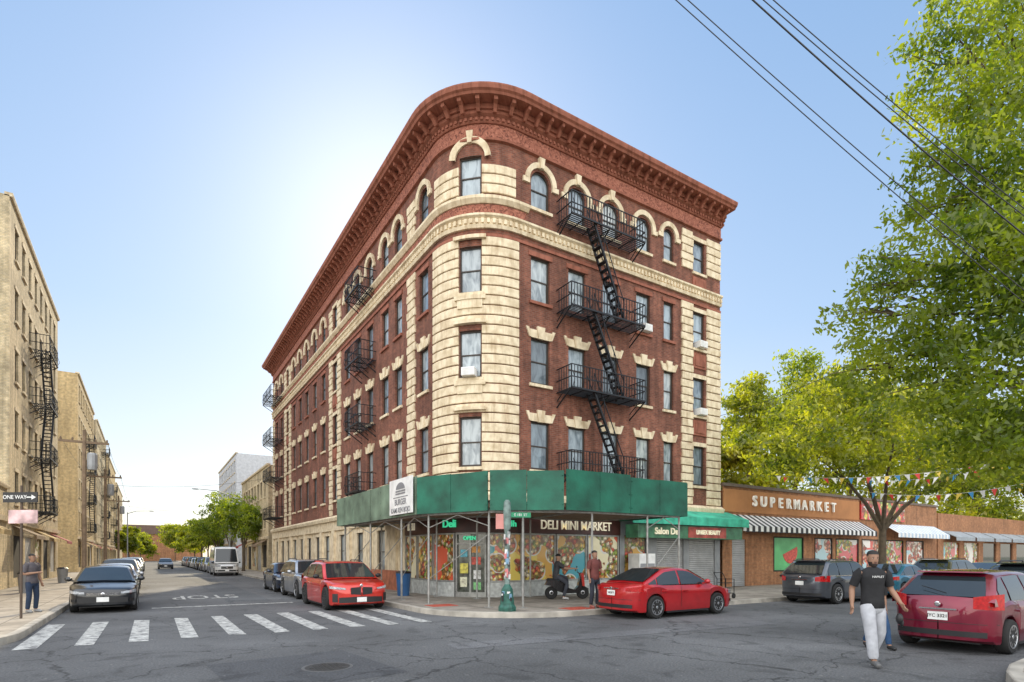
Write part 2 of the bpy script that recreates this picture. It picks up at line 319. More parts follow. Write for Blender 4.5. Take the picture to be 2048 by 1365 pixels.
S.view_settings.view_transform='Standard'; S.view_settings.look='None'; S.view_settings.exposure=0
# ---------------------------------------------------------------- ground
struct(MB().add([(-900,-900,-.01),(900,-900,-.01),(900,1200,-.01),(-900,1200,-.01)],[(0,1,2,3)]).build('ground',M('dull_earth',(.16,.17,.12),.9,0,.2,.1,world=True)))
struct(MB().add([(-150,-60,0),(300,-60,0),(300,300,0),(-150,300,0)],[(0,1,2,3)]).build('road',MT['asph']))
def arcp(cx,cy,r,a0,a1,n=10): return [(cx+r*math.cos(rad(a0+(a1-a0)*i/n)),cy+r*math.sin(rad(a0+(a1-a0)*i/n))) for i in range(n+1)]
XL,XR,YF,YN=-2.3,7.2,13.3,3.3
def pavement(edge,far):
    struct(MB().slab(edge+far,-.005,.15).build('pavement',MT['pave']))
    a=[Vector((*p,0)) for p in edge]; rows=[]
    for i,p in enumerate(a):
        t=(a[min(i+1,len(a)-1)]-a[max(i-1,0)]).normalized(); n=Vector((-t.y,t.x,0))
        rows.append([(p.x-n.x*.012,p.y-n.y*.012,0),(p.x-n.x*.006,p.y-n.y*.006,.145),(p.x+n.x*.02,p.y+n.y*.02,.158),(p.x+n.x*.17,p.y+n.y*.17,.158),(p.x+n.x*.17,p.y+n.y*.17,.14)])
    struct(MB().grid(rows).build('curb',MT['curb']))
R0=3.6
pavement([(XR,250),(XR,YF+R0)]+arcp(XR+R0,YF+R0,R0,180,270)[1:]+[(250,YF)],[(250,250)])
pavement([(-120,YF)]+arcp(XL-3,YF+3,3,-90,0)+[(XL,250)],[(-120,250)])
pavement([(250,YN)]+arcp(XR+4.6,YN-4.6,4.6,90,180)+[(XR,-50)],[(250,-50)])
pavement([(XL,-50)]+arcp(XL-3,YN-3,3,0,90)+[(-120,YN)],[(-120,-50)])
def mark(name,poly,z=.006,mat=None): return struct(MB().add([(x,y,z) for x,y in poly],[tuple(range(len(poly)))]).build(name,mat or MT['paint']))
for k in range(10):
    c=-2.0+.93*k; j=[random.uniform(-.03,.03) for _ in range(4)]
    mark('crosswalk_stripe',[(c-.18+j[0],14.3+j[1]*4),(c+.17+j[2],14.25),(c+.17,19.0+j[3]*5),(c-.18+j[1],19.05)])
mark('stop_line',[(.1,22.9),(4.7,22.95),(4.7,23.25),(.1,23.2)])
tm=textmesh('STOP',1.0,MT['paint'],0,0.01); tm.transform(Matrix.Diagonal((1.05,3.2,1,1)))
o=link('stop_lettering',tm,loc=(2.1,28.2,.012),rz=pi); struct(o)
mark('asphalt_patch',[(1.,8),(3.4,8.3),(3.1,10.9),(.8,10.6)],.004,asphalt('dark_asphalt',(.085,.088,.095)))
mark('asphalt_patch',[(5.,9.8),(14,8.9),(14.2,9.6),(5.1,10.5)],.005,asphalt('pale_asphalt',(.14,.142,.148)))
mark('asphalt_patch',[(2.6,24.5),(4.2,24.5),(4.4,52),(2.7,52)],.003,asphalt('trench_asphalt',(.095,.10,.105)))
for (x,y) in ((8.2,17.2),(11.3,13.95)):
    mb=MB().box(x-.45,x+.45,y-.35,y+.35,.15,.162)
    for i in range(8):
        for j in range(6): mb.box(x-.4+i*.11,x-.36+i*.11,y-.3+j*.11,y-.26+j*.11,.162,.168)
    tag(mb.build('tactile_paving',M('red_tactile',(.42,.08,.05),.8)),'red tactile paving slab at the kerb %s'%('beside the crosswalk' if x<9 else 'right of the green corner pole'),'tactile paving')
tag(MB().box(11.0,12.2,2.1,2.95,.15,.162).build('tactile_paving',M('red_tactile_worn',(.42,.09,.06),.8)),'red tactile slab on the near pavement at bottom right','tactile paving')
p=pix(655,1335,9.2)
t=thing('manhole_cover','round dark iron manhole cover in the road near the crosswalk','manhole cover',(p.x,p.y,0))
MB().lathe([(.40,.003),(.40,.008),(.36,.008)],28).build('rim_ring',M('manhole_ring',(.10,.10,.10),.7),t,world=False)
mb=MB().lathe([(.35,.004),(.35,.010)],28)
for i in range(-3,4):
    for j in range(-3,4):
        if i*i+j*j<10: mb.box(i*.085-.03,i*.085+.03,j*.085-.03,j*.085+.03,.010,.015)
mb.build('cover_plate',M('manhole_iron',(.05,.048,.045),.6,.3),t,world=False)
# ---------------------------------------------------------------- facade helpers
Rc=2.5; CX,CY=12.6,21.85; Lc=pi/2*Rc; UL=-36.4; UR=Lc+12.7
def P(U,out,z):
    if U<=0: return (CX-Rc-out,CY-U,z)
    if U<Lc:
        a=U/Rc; return (CX-(Rc+out)*math.cos(a),CY-(Rc+out)*math.sin(a),z)
    return (CX+(U-Lc),CY-Rc-out,z)
def TH(U): return -pi/2 if U<=0 else (U/Rc-pi/2 if U<Lc else 0)
def usamp(u0,u1): return [u0]+[k*Lc/16 for k in range(17) if u0+.01<k*Lc/16<u1-.01]+[u1]
def sweep(mb,prof,u0,u1,T=P,mi=0):
    us=usamp(u0,u1) if T is P else [u0,u1]; n=len(prof); o=len(mb.v)
    for u in us:
        for a,z in prof: mb.v.append(tuple(T(u,a,z)))
    for i in range(len(us)-1):
        for k in range(n):
            k2=(k+1)%n; mb.f.append((o+i*n+k,o+i*n+k2,o+(i+1)*n+k2,o+(i+1)*n+k)); mb.m.append(mi)
    mb.f.append(tuple(o+k for k in range(n))); mb.f.append(tuple(o+(len(us)-1)*n+k for k in range(n))); mb.m+=[mi,mi]
    return mb
def fbox(mb,u0,u1,o0,o1,z0,z1,T=P,mi=0): return sweep(mb,[(o0,z0),(o1,z0),(o1,z1),(o0,z1)],u0,u1,T,mi)
def wallgrid(mb,T,u0,u1,z0,z1,ops,depth=.22,mi=0):
    us={u0,u1}; zs={z0,z1}
    for a,b,c,d,ar in ops: us|={a,b}; zs|={c,d}
    if T is P: us|={u for u in usamp(u0,u1)}
    us=sorted(x for x in us if u0<=x<=u1); zs=sorted(x for x in zs if z0<=x<=z1)
    for i in range(len(us)-1):
        for j in range(len(zs)-1):
            cu=(us[i]+us[i+1])/2; cz=(zs[j]+zs[j+1])/2
            if us[i+1]-us[i]<1e-5 or any(a<cu<b and c<cz<d for a,b,c,d,ar in ops): continue
            mb.add([T(us[i],0,zs[j]),T(us[i+1],0,zs[j]),T(us[i+1],0,zs[j+1]),T(us[i],0,zs[j+1])],[(0,1,2,3)],mi)
    for a,b,c,d,ar in ops:
        if not ar:
            q=[(a,c),(b,c),(b,d),(a,d)]
        else:
            r=(b-a)/2; m=(a+b)/2; zc=d-r
            arc=[(m+r*math.cos(t),zc+r*math.sin(t)) for t in [pi*k/12 for k in range(13)]]
            q=[(a,c),(b,c)]+arc
            for k in range(6): mb.add([T(b,0,d),T(arc[k][0],0,arc[k][1]),T(arc[k+1][0],0,arc[k+1][1])],[(0,1,2)],mi)
            for k in range(6,12): mb.add([T(a,0,d),T(arc[k][0],0,arc[k][1]),T(arc[k+1][0],0,arc[k+1][1])],[(0,1,2)],mi)
        for k in range(len(q)):
            p1,p2=q[k],q[(k+1)%len(q)]
            if abs(p1[0]-p2[0])+abs(p1[1]-p2[1])<1e-4: continue
            mb.add([T(p1[0],0,p1[1]),T(p2[0],0,p2[1]),T(p2[0],-depth,p2[1]),T(p1[0],-depth,p1[1])],[(0,1,2,3)],mi)
WC={}
def winparts(w,h,arch,lint,lm,fm):
    key=(round(w,2),round(h,2),arch,lint,lm,fm)
    if key in WC: return WC[key]
    def outl(i,n=12):
        W=w/2-i
        if not arch: return [(-W,i),(W,i),(W,h-i),(-W,h-i)]
        zc=h-w/2; return [(-W,i),(W,i)]+[(W*math.cos(pi*k/n),zc+W*math.sin(pi*k/n)) for k in range(n+1)]
    fr=MB(); a=outl(0); b=outl(.06); n=len(a)
    for k in range(n):
        k2=(k+1)%n
        fr.add([(a[k][0],.09,a[k][1]),(a[k2][0],.09,a[k2][1]),(b[k2][0],.09,b[k2][1]),(b[k][0],.09,b[k][1])],[(0,1,2,3)])
        fr.add([(b[k][0],.09,b[k][1]),(b[k2][0],.09,b[k2][1]),(b[k2][0],.16,b[k2][1]),(b[k][0],.16,b[k][1])],[(0,1,2,3)])
    fr.box(-w/2+.06,w/2-.06,.10,.15,h*.5-.025,h*.5+.025)
    fr.box(-w/2+.06,-w/2+.09,.115,.15,.06,h*.5); fr.box(w/2-.09,w/2-.06,.115,.15,.06,h*.5); fr.box(-w/2+.09,w/2-.09,.115,.15,.06,.11)
    c=outl(.05); pn=MB().add([(x,.14,z) for x,z in c],[tuple(range(len(c)))])
    sl=MB().box(-w/2-.1,w/2+.1,-.10,.09,-.12,0)
    li=None
    if lint=='splay':
        li=MB().prism([(-w/2-.03,h),(-.14,h),(-.2,h+.33),(-w/2-.2,h+.33)],-.05,.02).prism([(w/2+.03,h),(.14,h),(.2,h+.33),(w/2+.2,h+.33)],-.05,.02)
        li.prism([(-.13,h-.02),(.13,h-.02),(.2,h+.48),(-.2,h+.48)],-.09,.015)
        li.prism([(w/2+.02,h+.01),(w/2+.1,h+.01),(w/2+.27,h+.40),(w/2+.13,h+.40)],-.07,.012)
        li.prism([(-w/2-.02,h+.01),(-w/2-.1,h+.01),(-w/2-.27,h+.40),(-w/2-.13,h+.40)],-.07,.012)
    elif lint=='arch' or lint=='hood':
        r0=w/2+.1; r1=w/2+.3; zc=h-w/2 if lint=='arch' else h-.12; li=MB()
        if lint=='hood': r0=w/2+.16; r1=w/2+.40
        rows=[]
        for k in range(17):
            q=pi*k/16; c_,s_=math.cos(q),math.sin(q)
            rows.append([(r0*c_,.01,zc+r0*s_),(r0*c_,-.09,zc+r0*s_),(r1*c_,-.12,zc+r1*s_),(r1*c_,.01,zc+r1*s_)])
        li.grid(rows)
        if lint=='arch': 
            for sg in (-1,1): li.box(min(sg*r0,sg*(r1+.12)),max(sg*r0,sg*(r1+.12)),-.10,.01,zc-.2,zc-.001)
        if w>.9: li.prism([(-.08,zc+r0-.03),(.08,zc+r0-.03),(.14,zc+r1+.2),(-.14,zc+r1+.2)],-.17,.01)
    elif lint=='flat': li=MB().box(-w/2-.12,w/2+.12,-.05,.02,h+.003,h+.2)
    r=(fr.mesh('window',fm),pn.mesh('pane',MT['pane']),sl.mesh('sill',lm),li.mesh('lintel',lm) if li else None)
    WC[key]=r; return r
def window(parent,loc,rz,w,h,arch=False,lint='flat',lm=None,fm=None):
    fr,pn,sl,li=winparts(w,h,arch,lint,lm or MT['lime'],fm or MT['frame'])
    o=link('window',fr,parent,True,loc,rz); link('pane',pn,o,False); link('sill',sl,o,False)
    if li: link('lintel',li,o,False)
    return o
def fire_escape(parent,T,u0,u1,z,dep=1.0,stair=None,drop=3.5,step=.16):
    mb=MB()
    for k in range(9): a=.06+k*(dep-.1)/8; mb.bar(T(u0,a,z),T(u1,a,z),.032)
    nb=max(2,int((u1-u0)/.7))
    for k in range(nb+1): u=u0+k*(u1-u0)/nb; mb.bar(T(u,0,z-.03),T(u,dep,z-.03),.035)
    mb.bar(T(u0,dep,z),T(u1,dep,z),.07)
    for u in (u0,(u0+u1)/2,u1):
        mb.bar(T(u,dep-.05,z-.04),T(u,0,z-.65),.045); mb.bar(T(u,dep*.5,z-.04),T(u,.02,z-.38),.028)
    pf=mb.build('fire_escape',MT['iron'],parent)
    rl=MB()
    for zz in (.45,.95): 
        for a,b in (((u0,0),(u0,dep)),((u0,dep),(u1,dep)),((u1,dep),(u1,0))): rl.bar(T(a[0],a[1],z+zz),T(b[0],b[1],z+zz),.036)
    n=int((u1-u0)/step)
    for k in range(n+1): u=u0+(u1-u0)*k/n; rl.bar(T(u,dep,z),T(u,dep,z+.95),.022 if k%6 else .042)
    for u in (u0,u1):
        for k in range(1,6): rl.bar(T(u,dep*k/6,z),T(u,dep*k/6,z+.95),.022)
    for k in range(0,n,3):
        u=u0+(u1-u0)*(k+.5)/n; rl.tube([T(u,dep,z+.06),T(u,dep+.12,z+.3),T(u,dep+.02,z+.62)],.014,4)
    link('railing',rl.mesh('railing',MT['iron']),pf,False)
    if stair:
        a,b=stair; st=MB()
        for o_ in (dep*.45,dep*.9):
            st.bar(T(a,o_,z+.02),T(b,o_,z-drop+.02),.08)
            st.bar(T(a,o_,z+.8),T(b,o_,z-drop+.8),.032)
            for q in (.0,.33,.66,1): st.bar(T(a+(b-a)*q,o_,z+.02-drop*q),T(a+(b-a)*q,o_,z+.8-drop*q),.025)
        for k in range(1,13):
            q=k/13; u=a+(b-a)*q; zz=z-drop*q; 
            st.add([T(u-.1,dep*.45,zz),T(u+.1,dep*.45,zz),T(u+.1,dep*.9,zz),T(u-.1,dep*.9,zz),T(u-.1,dep*.45,zz+.04),T(u+.1,dep*.45,zz+.04),T(u+.1,dep*.9,zz+.04),T(u-.1,dep*.9,zz+.04)],
              [(0,3,2,1),(4,5,6,7),(0,1,5,4),(1,2,6,5),(2,3,7,6),(3,0,4,7)])
        link('stair',st.mesh('stair',MT['iron']),pf,False)
    return pf
# ---------------------------------------------------------------- main building
B=thing('apartment_building','five storey red brick corner block with cream stone bands, rounded corner and heavy cornice','building',(CX,CY,0))
FL=[(5.35,7.35),(8.9,10.8),(12.3,14.15),(16.15,17.75)]
RW=[(1.15,.95),(3.1,.95),(5.05,.95),(7.1,.9),(8.82,.68),(11.04,.85)]
LW=[1.1,4.1,5.9,8.2,10.3,12.3,15.0,17.9,20.3,22.7,25.0,27.2,29.6,32.4,34.6]
BAYS=(15.0,29.6)
ops=[]; wins=[]
for f,(za,zb) in enumerate(FL):
    for s,w_ in RW:
        ar=f==3 and s<11; u=Lc+s; ops.append((u-w_/2,u+w_/2,za,zb,ar)); wins.append((u,w_,za,zb,ar,f,s<9.5))
    for s in LW:
        w_=.9; bay=s in BAYS; ar=f==3 and not bay; u=-s; ops.append((u-w_/2,u+w_/2,za,zb,ar)); wins.append((u,w_,za,zb,ar,f,not bay))
    u=Lc/2; ops.append((u-.46,u+.46,za,zb,False)); wins.append((u,.92,za,zb,False,f,'c'))
mb=MB(); wallgrid(mb,P,UL,UR,4.05,19.4,ops)
yb=CY-UL; xb=CX+12.7
mb.box(CX-Rc+.3,xb-.02,CY+.3,yb-.02,4.0,19.3)
mb.add([(xb,19.35,0),(xb,yb,0),(xb,yb,19.4),(xb,19.35,19.4)],[(0,1,2,3)]); mb.add([(xb,yb,0),(10.1,yb,0),(10.1,yb,19.4),(xb,yb,19.4)],[(0,1,2,3)])
mb.build('wall',MT['brick'],B,recalc=False)
for u,w_,za,zb,ar,f,reg in wins:
    lint='arch' if ar else ('hood' if f==3 and reg=='c' else ('splay' if f<2 and reg is True else ('flat' if reg!='c' else 'none')))
    window(B,P(u,-.005 if reg!='c' else -.03,za),TH(u),w_,zb-za,ar,lint,MT['lime'] if not(f==2 and reg is True) else MT['terrap'])
def courses(u0,u1,z0,z1,tooth=0,h=.34,gap=.05,out=.07):
    cb=MB(); k=0;z=z0
    while z+h<=z1+.01:
        a=u0-(tooth if k%2 else 0); b=u1+(tooth if k%2 else 0); segs=[(a,b)]
        for (oa,ob,oc,od,ar) in ops:
            if oc-.14<z+h and od+.02>z and oa<b and ob>a:
                ns=[]
                for (p_,q_) in segs:
                    if ob<=p_ or oa>=q_: ns.append((p_,q_)); continue
                    if oa-.02>p_: ns.append((p_,oa-.02))
                    if ob+.02<q_: ns.append((ob+.02,q_))
                segs=ns
        for p_,q_ in segs:
            if q_-p_>.08: sweep(cb,[(-.01,z),(out-.015,z),(out,z+.02),(out,z+h-.02),(out-.015,z+h),(-.01,z+h)],p_,q_)
        z+=h+gap;k+=1
    cb.build('stone_courses',MT['lime'],B)
courses(-.05,Lc+.05,4.4,14.5); courses(.1,Lc/2-.48,16.25,17.7); courses(Lc/2+.48,Lc-.1,16.25,17.7)
for a,b in ((-2.8,-2.05),(-14.35,-13.75),(-16.25,-15.65),(-29,-28.4),(-30.9,-30.2),(-36.35,-35.6)):
    courses(a,b,4.4,14.7,.1); courses(a,b,16.25,18.1,.1)
for a,b in ((9.75,10.5),(11.6,12.68)): courses(Lc+a,Lc+b,4.4,14.7,0.06 if b<12 else 0); courses(Lc+a,Lc+b,16.2,18.1,0.06 if b<12 else 0)
for f in range(3):
    z=FL[f+1][0]-1.0
    for u in (Lc+11.04,-15.,-29.6):
        sp=MB(); fbox(sp,u-.5,u+.5,0,.06,z,z+.75); fbox(sp,u-.36,u+.36,.06,.09,z+.12,z+.63); sp.build('spandrel_panel',MT['terrap'],B)
for f in range(1,3):
    z=FL[f][0]-.14; u=Lc/2; cs=MB()
    fbox(cs,u-.62,u+.62,.07,.16,z-.16,z); fbox(cs,u-.5,u+.5,.07,.12,z-.5,z-.16); cs.build('window_console',MT['lime'],B)
for f in range(3):
    z=FL[f][1]+.24; cs=MB(); fbox(cs,Lc/2-.64,Lc/2+.64,.07,.2,z,z+.14); cs.build('drip_moulding',MT['lime'],B)
bl=MB()
sweep(bl,[(-.01,15.8),(.1,15.8),(.22,15.95),(.22,16.05),(.12,16.13),(-.01,16.13)],UL,Lc+.5); bl.build('belt_course',MT['lime'],B)
bl=MB(); sweep(bl,[(-.01,14.82),(.1,14.82),(.14,14.95),(.08,14.97),(.08,15.2),(.2,15.28),(.2,15.36),(-.01,15.36)],UL,UR)
bl.build('belt_course',MT['lime'],B)
dn=MB(); u=UL+.1
while u<UR-.1: fbox(dn,u,u+.11,.08,.16,15.0,15.18); u+=.22
dn.build('belt_dentils',MT['lime'],B)['kind']='stuff'
tb=MB(); sweep(tb,[(-.01,14.5),(.06,14.5),(.06,14.62),(-.01,14.62)],UL,UR); tb.build('terracotta_band',MT['terrap'],B)
tb=MB(); fbox(tb,UL,Lc+.4,-.01,.05,15.38,15.78); tb.build('terracotta_band',MT['terra'],B)
tb=MB(); sweep(tb,[(-.01,4.0),(.25,4.0),(.3,4.2),(.1,4.35),(-.01,4.35)],UL,UR); tb.build('stone_band',MT['lime'],B)
fz=MB(); sweep(fz,[(-.01,18.4),(.06,18.4),(.06,18.95),(-.01,18.95)],UL,UR); fz.build('frieze',MT['terra'],B)
co=MB()
sweep(co,[(-.01,18.28),(.12,18.31),(.12,18.4),(-.01,18.4)],UL-.05,UR+.05); co.build('frieze_moulding',MT['terrap'],B)
co=MB()
sweep(co,[(-.02,18.955),(.12,18.955),(.16,19.0),(.16,19.14),(.3,19.22),(.3,19.34),(-.02,19.34)],UL-.1,UR+.05)
sweep(co,[(-.02,19.54),(.86,19.54),(.9,19.62),(.98,19.67),(1.02,19.80),(1.02,19.85),(-.02,19.92)],UL-.2,UR+.1)
sweep(co,[(-.02,19.34),(.38,19.34),(.38,19.54),(-.02,19.54)],UL-.1,UR+.05)
co.build('cornice',MT['terrap'],B)
u=UL+.05
while u<UR+.02:
    br=MB(); sweep(br,[(.3,19.2),(.42,19.18),(.5,19.28),(.6,19.37),(.76,19.42),(.79,19.54),(.3,19.54)],u,u+.12); br.build('cornice_bracket',MT['terrap'],B); u+=.56
dn=MB(); u=UL
while u<UR: fbox(dn,u,u+.1,.16,.22,19.02,19.13); u+=.2
dn.build('cornice_dentils',MT['terrap'],B)['kind']='stuff'
MB().slab([(10.4,22),(12.7,19.8),(xb-.1,19.6),(xb-.1,yb-.1),(10.4,yb-.1)],19.5,19.9).build('roof',MT['grey'],B)
gops=[]
for s in (6.5,10,13.5,17,19.5,22,24.5,27,29.5,32,34.5): gops.append((-s-.55,-s+.55,1.1 if s>7 else .9,3.1,False))
g=MB(); wallgrid(g,P,UL,-3.2,.1,4.0,gops); g.build('base_wall',MT['lime'],B,recalc=False)
for s in (4.4,8.2,11.8,15.2,18.2,23.2,28.2,33.2,36): pc=MB(); fbox(pc,-s-.28,-s+.28,0,.14,.56,3.39); pc.build('pilaster',MT['lime'],B)
pc=MB(); fbox(pc,UL,-3.2,0,.12,3.4,3.99); pc.build('base_frieze',MT['lime'],B)
pc=MB(); fbox(pc,UL,-3.2,0,.1,.15,.55); pc.build('plinth',MT['terrap'],B)
rb=MB(); fbox(rb,-12.5,-3.3,.141,.16,.15,1.1); o=rb.build('painted_dado',M('orange_red_paint',(.40,.14,.075),.7,0,.35,3),B)
for a,b,c,d,_ in gops: window(B,P((a+b)/2,-.005,c),TH(-5),1.1,d-c,False,'flat')
def shopwin(u0,u1,z0,z1,mat):
    f=MB(); fbox(f,u0,u0+.06,-.05,.06,z0,z1); fbox(f,u1-.06,u1,-.05,.06,z0,z1); fbox(f,u0+.06,u1-.06,-.05,.06,z0,z0+.06); fbox(f,u0+.06,u1-.06,-.05,.06,z1-.06,z1)
    o=f.build('display_window',MT['steel'],B)
    g=MB(); fbox(g,u0+.06,u1-.06,-.03,.0,z0+.06,z1-.06); link('pane',g.mesh('pane',mat),o,False)
for a,b in ((-3.1,-1.75),(-1.7,-.1),(-.05,1.3),(2.65,Lc+.2),(Lc+.25,Lc+1.9),(Lc+1.95,Lc+3.6),(Lc+3.65,Lc+5.5)): shopwin(a,b,.75,2.72,MT['food'])
tile=M('pale_tile',(.5,.52,.5),.4,0,.3,6)
sr=MB(); fbox(sr,-3.1,1.3,-.1,.08,.12,.74); sr.build('stall_riser',tile,B)
sr=MB(); fbox(sr,2.65,Lc+5.55,-.1,.08,.12,.74); sr.build('stall_riser',tile,B)
sg=MB(); fbox(sg,-3.15,Lc+5.6,-.1,.05,2.74,3.99); fbox(sg,-3.15,Lc+5.6,.05,.2,3.50,3.58); o=sg.build('sign_fascia',M('dark_red_fascia',(.07,.022,.018),.4,0,.4,2),B)
dw=MB(); 
for a,b in ((1.35,1.42),(2.55,2.62),(1.95,2.02)): fbox(dw,a,b,-.1,.05,.15,2.73)
fbox(dw,1.42,2.55,-.1,.05,2.25,2.32); fbox(dw,1.42,2.55,-.1,.05,2.66,2.73); fbox(dw,1.42,2.55,-.1,.04,.15,.35)
do=dw.build('door',MT['steel'],B)
g=MB(); fbox(g,1.4,2.57,-.06,-.02,.3,2.7); link('pane',g.mesh('pane',M('door_glass',(.10,.11,.09),.08,0,.8,4,coat=.5)),do,False)
for k,(c,uu,zz,ww,hh) in enumerate(((( .7,.6,.1),1.7,1.3,.35,.4),((.6,.08,.05),2.2,1.6,.4,.3),((.75,.75,.7),2.25,1.05,.3,.35),((.1,.4,.5),1.7,1.9,.3,.3),((.7,.3,.05),2.2,2.05,.35,.25),((.75,.7,.5),1.68,.75,.3,.4),((.2,.5,.2),2.25,.6,.3,.3))):
    g=MB(); fbox(g,uu-ww/2,uu+ww/2,-.01,.0,zz-hh/2,zz+hh/2); link('poster',g.mesh('poster',M('poster_%d'%k,c,.4,0,.5,9)),do,False)
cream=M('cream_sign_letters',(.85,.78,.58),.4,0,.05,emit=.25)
def ftext(t,U,z,size,mat,out=.09,sx=1,bold=.008,name='sign_lettering',parent=B,ext=.025):
    return link(name,textmesh(t,size,mat,ext,bold,sx),parent,True,P(U,out,z),rot=(pi/2,0,TH(U)))
ftext('DELI MINI MARKET',Lc+3.05,3.08,.54,cream,sx=.86,bold=.004)
ftext('DELI',-2.3,3.08,.45,cream,sx=.9)
gn=M('green_neon',(.05,.55,.28),.4,emit=.8)
ftext('Deli',1.1,3.08,.42,gn,out=.12); ftext('OPEN',Lc/2,2.5,.2,gn,out=.08); ftext('24h',Lc-.35,3.08,.34,gn,out=.12)
sl=MB(); wallgrid(sl,P,Lc+5.6,UR,.1,4.0,[(Lc+8.0,Lc+9.9,.15,2.75,False),(Lc+10.3,Lc+12.3,.15,2.75,False),(Lc+5.9,Lc+7.3,.8,2.75,False)],.15); sl.build('base_wall',MT['grey'],B,recalc=False)
for a,b in ((8.0,9.9),(10.3,12.3)):
    m_=MB(); n=26
    for k in range(n):
        z=.15+2.6*k/n; sweep(m_,[(-.12,z),(-.07,z+.02),(-.07,z+.07),(-.12,z+.098)],Lc+a,Lc+b)
    o=m_.build('roller_shutter',MT['shutter'],B)
    hb=MB(); fbox(hb,Lc+a-.05,Lc+b+.05,0,.28,2.76,2.95); link('housing',hb.mesh('housing',MT['shutter']),o,False)
g=MB(); fbox(g,Lc+5.95,Lc+7.25,-.1,-.06,.85,2.7); g.build('display_window',MT['food'],B)
aw=MB(); sweep(aw,[(.0,4.05),(.02,4.1),(1.3,3.62),(1.3,3.24),(1.25,3.24),(1.25,3.58)],Lc+5.2,UR+.6); aw.build('awning',M('teal_green_canvas',(.05,.42,.28),.7,0,.4,2),B)
rs=MB(); fbox(rs,Lc+5.7,UR+.4,.28,1.05,2.62,3.22); rs.build('shop_sign',M('dark_green_sign',(.05,.17,.09),.4,0,.5,3),B)
gr_=MB(); fbox(gr_,Lc+9.0,Lc+11.8,1.05,1.06,2.66,3.18); gr_.build('sign_panel',M('dull_red_sign',(.33,.06,.045),.4,0,.5,3),B)
ftext('Salon De',Lc+7.5,2.92,.42,cream,out=1.08); ftext('UNISEX BEAUTY',Lc+10.4,2.92,.3,cream,out=1.09,sx=.8)
for z,st in ((5.2,False),(8.72,True),(12.1,True),(15.85,True)):
    fire_escape(B,P,Lc+2.0,Lc+6.2,z,1.0,(Lc+3.3,Lc+5.0) if st else None,3.45 if z<15 else 3.7)
    fire_escape(B,P,-9.6,-7.3,z,.95,None,step=.2)
    fire_escape(B,P,-35.6,-31.4,z,1.05,None,step=.3)
acb=MB().box(-.27,.27,-.34,.12,.02,.34)
for k in range(5): acb.box(-.24,.24,-.35,-.34,.05+k*.055,.08+k*.055)
acm=acb.mesh('air_conditioner',MT['white'])
for u,z in ((Lc/2,8.9),(Lc+7.1,12.3),(Lc+11.04,12.3),(Lc+11.04,8.9)):
    link('air_conditioner',acm,B,True,P(u,0,z),TH(u))
# ---------------------------------------------------------------- sidewalk shed
SH=thing('sidewalk_shed','green plywood sidewalk shed on steel posts wrapping the corner above the deli','scaffold',(10,16,.15))
pans=[((7.65,27.6),(7.70,22.9),'greenw',4.5),((7.70,22.85),(7.75,18.25),'greenw',4.52),((7.75,18.2),(8.95,15.45),'green',4.47),((9.0,15.4),(10.85,14.0),'green',4.46),((10.9,13.93),(13.6,13.93),'green',4.49),((13.62,13.95),(16.4,13.95),'green',4.44),((16.42,13.97),(16.42,17.5),'green',4.44),((7.65,27.62),(10.0,27.62),'greenw',4.5)]
for a,b,mt,zt in pans:
    a=Vector((*a,0)); b=Vector((*b,0)); d=(b-a); n=Vector((d.y,-d.x,0)).normalized(); n=n if n.dot(a)<0 else -n
    L_=d.length; d.normalize(); mb=MB(); k=max(1,round(L_/1.22)); 
    for i in range(k):
        p=a+d*(L_*i/k+.006); q=a+d*(L_*(i+1)/k-.006); dz=random.uniform(-.02,.02); mb.slab([(p.x,p.y),(q.x,q.y),(q.x-n.x*.04,q.y-n.y*.04),(p.x-n.x*.04,p.y-n.y*.04)],3.22,zt+dz)
    for i in range(k+1):
        for zz in (3.4,3.85,4.3):
            p=a+d*min(L_-.05,max(.05,L_*i/k))+n*.01; mb.ell((p.x,p.y,zz),(.02,.02,.02),6,4)
    o=mb.build('parapet_panel',MT[mt],SH)
    if mt=='greenw': o['label']='weathered pale green panel'
MB().slab([(7.7,27.55),(7.8,18.25),(9.02,15.5),(10.9,14.05),(16.35,14.0),(16.35,19.0),(12.7,19.0),(9.95,21.8),(9.95,27.55)],3.32,3.44).build('deck',MT['wood'],SH)
posts=[(7.95,27.3),(7.95,23.6),(7.95,20.1),(8.1,18.0),(9.15,15.7),(9.95,14.95),(12.1,14.15),(14.6,14.15),(16.2,14.15)]
inner=[(9.75,27.3),(9.75,23.6),(9.8,21.),(10.6,19.1),(12.9,18.85),(16.3,18.95)]
def beam(a,b,z,t): MB().bar((*a,z),(*b,z),t).build('beam',MT['steel'],SH)
for i in range(len(posts)-1): beam(posts[i],posts[i+1],3.22,.1)
for i in range(len(inner)-1): beam(inner[i],inner[i+1],3.30,.06)
for a,b in ((0,0),(1,1),(2,2),(4,3),(6,4),(8,5)): beam(posts[a],inner[b],3.29,.06)
for x,y in posts+inner[:5]:
    m_=MB(); m_.tube([(x,y,.17),(x,y,3.25)],.038,8); m_.box(x-.12,x+.12,y-.12,y+.12,.15,.17); m_.build('post',MT['steel'],SH)
for a,b in ((posts[0],posts[1]),(posts[1],posts[2]),(posts[2],posts[3]),(posts[3],posts[4]),(posts[7],posts[8])):
    a=Vector((*a,0)); b=Vector((*b,0)); m=(a+b)/2
    MB().tube([(a.x,a.y,2.75),(m.x,m.y,3.15)],.018,6).build('brace',MT['steel'],SH); MB().tube([(b.x,b.y,2.75),(m.x,m.y,3.15)],.018,6).build('brace',MT['steel'],SH); MB().tube([(a.x,a.y,1.0),(b.x,b.y,2.5)],.015,6).build('brace',MT['steel'],SH)
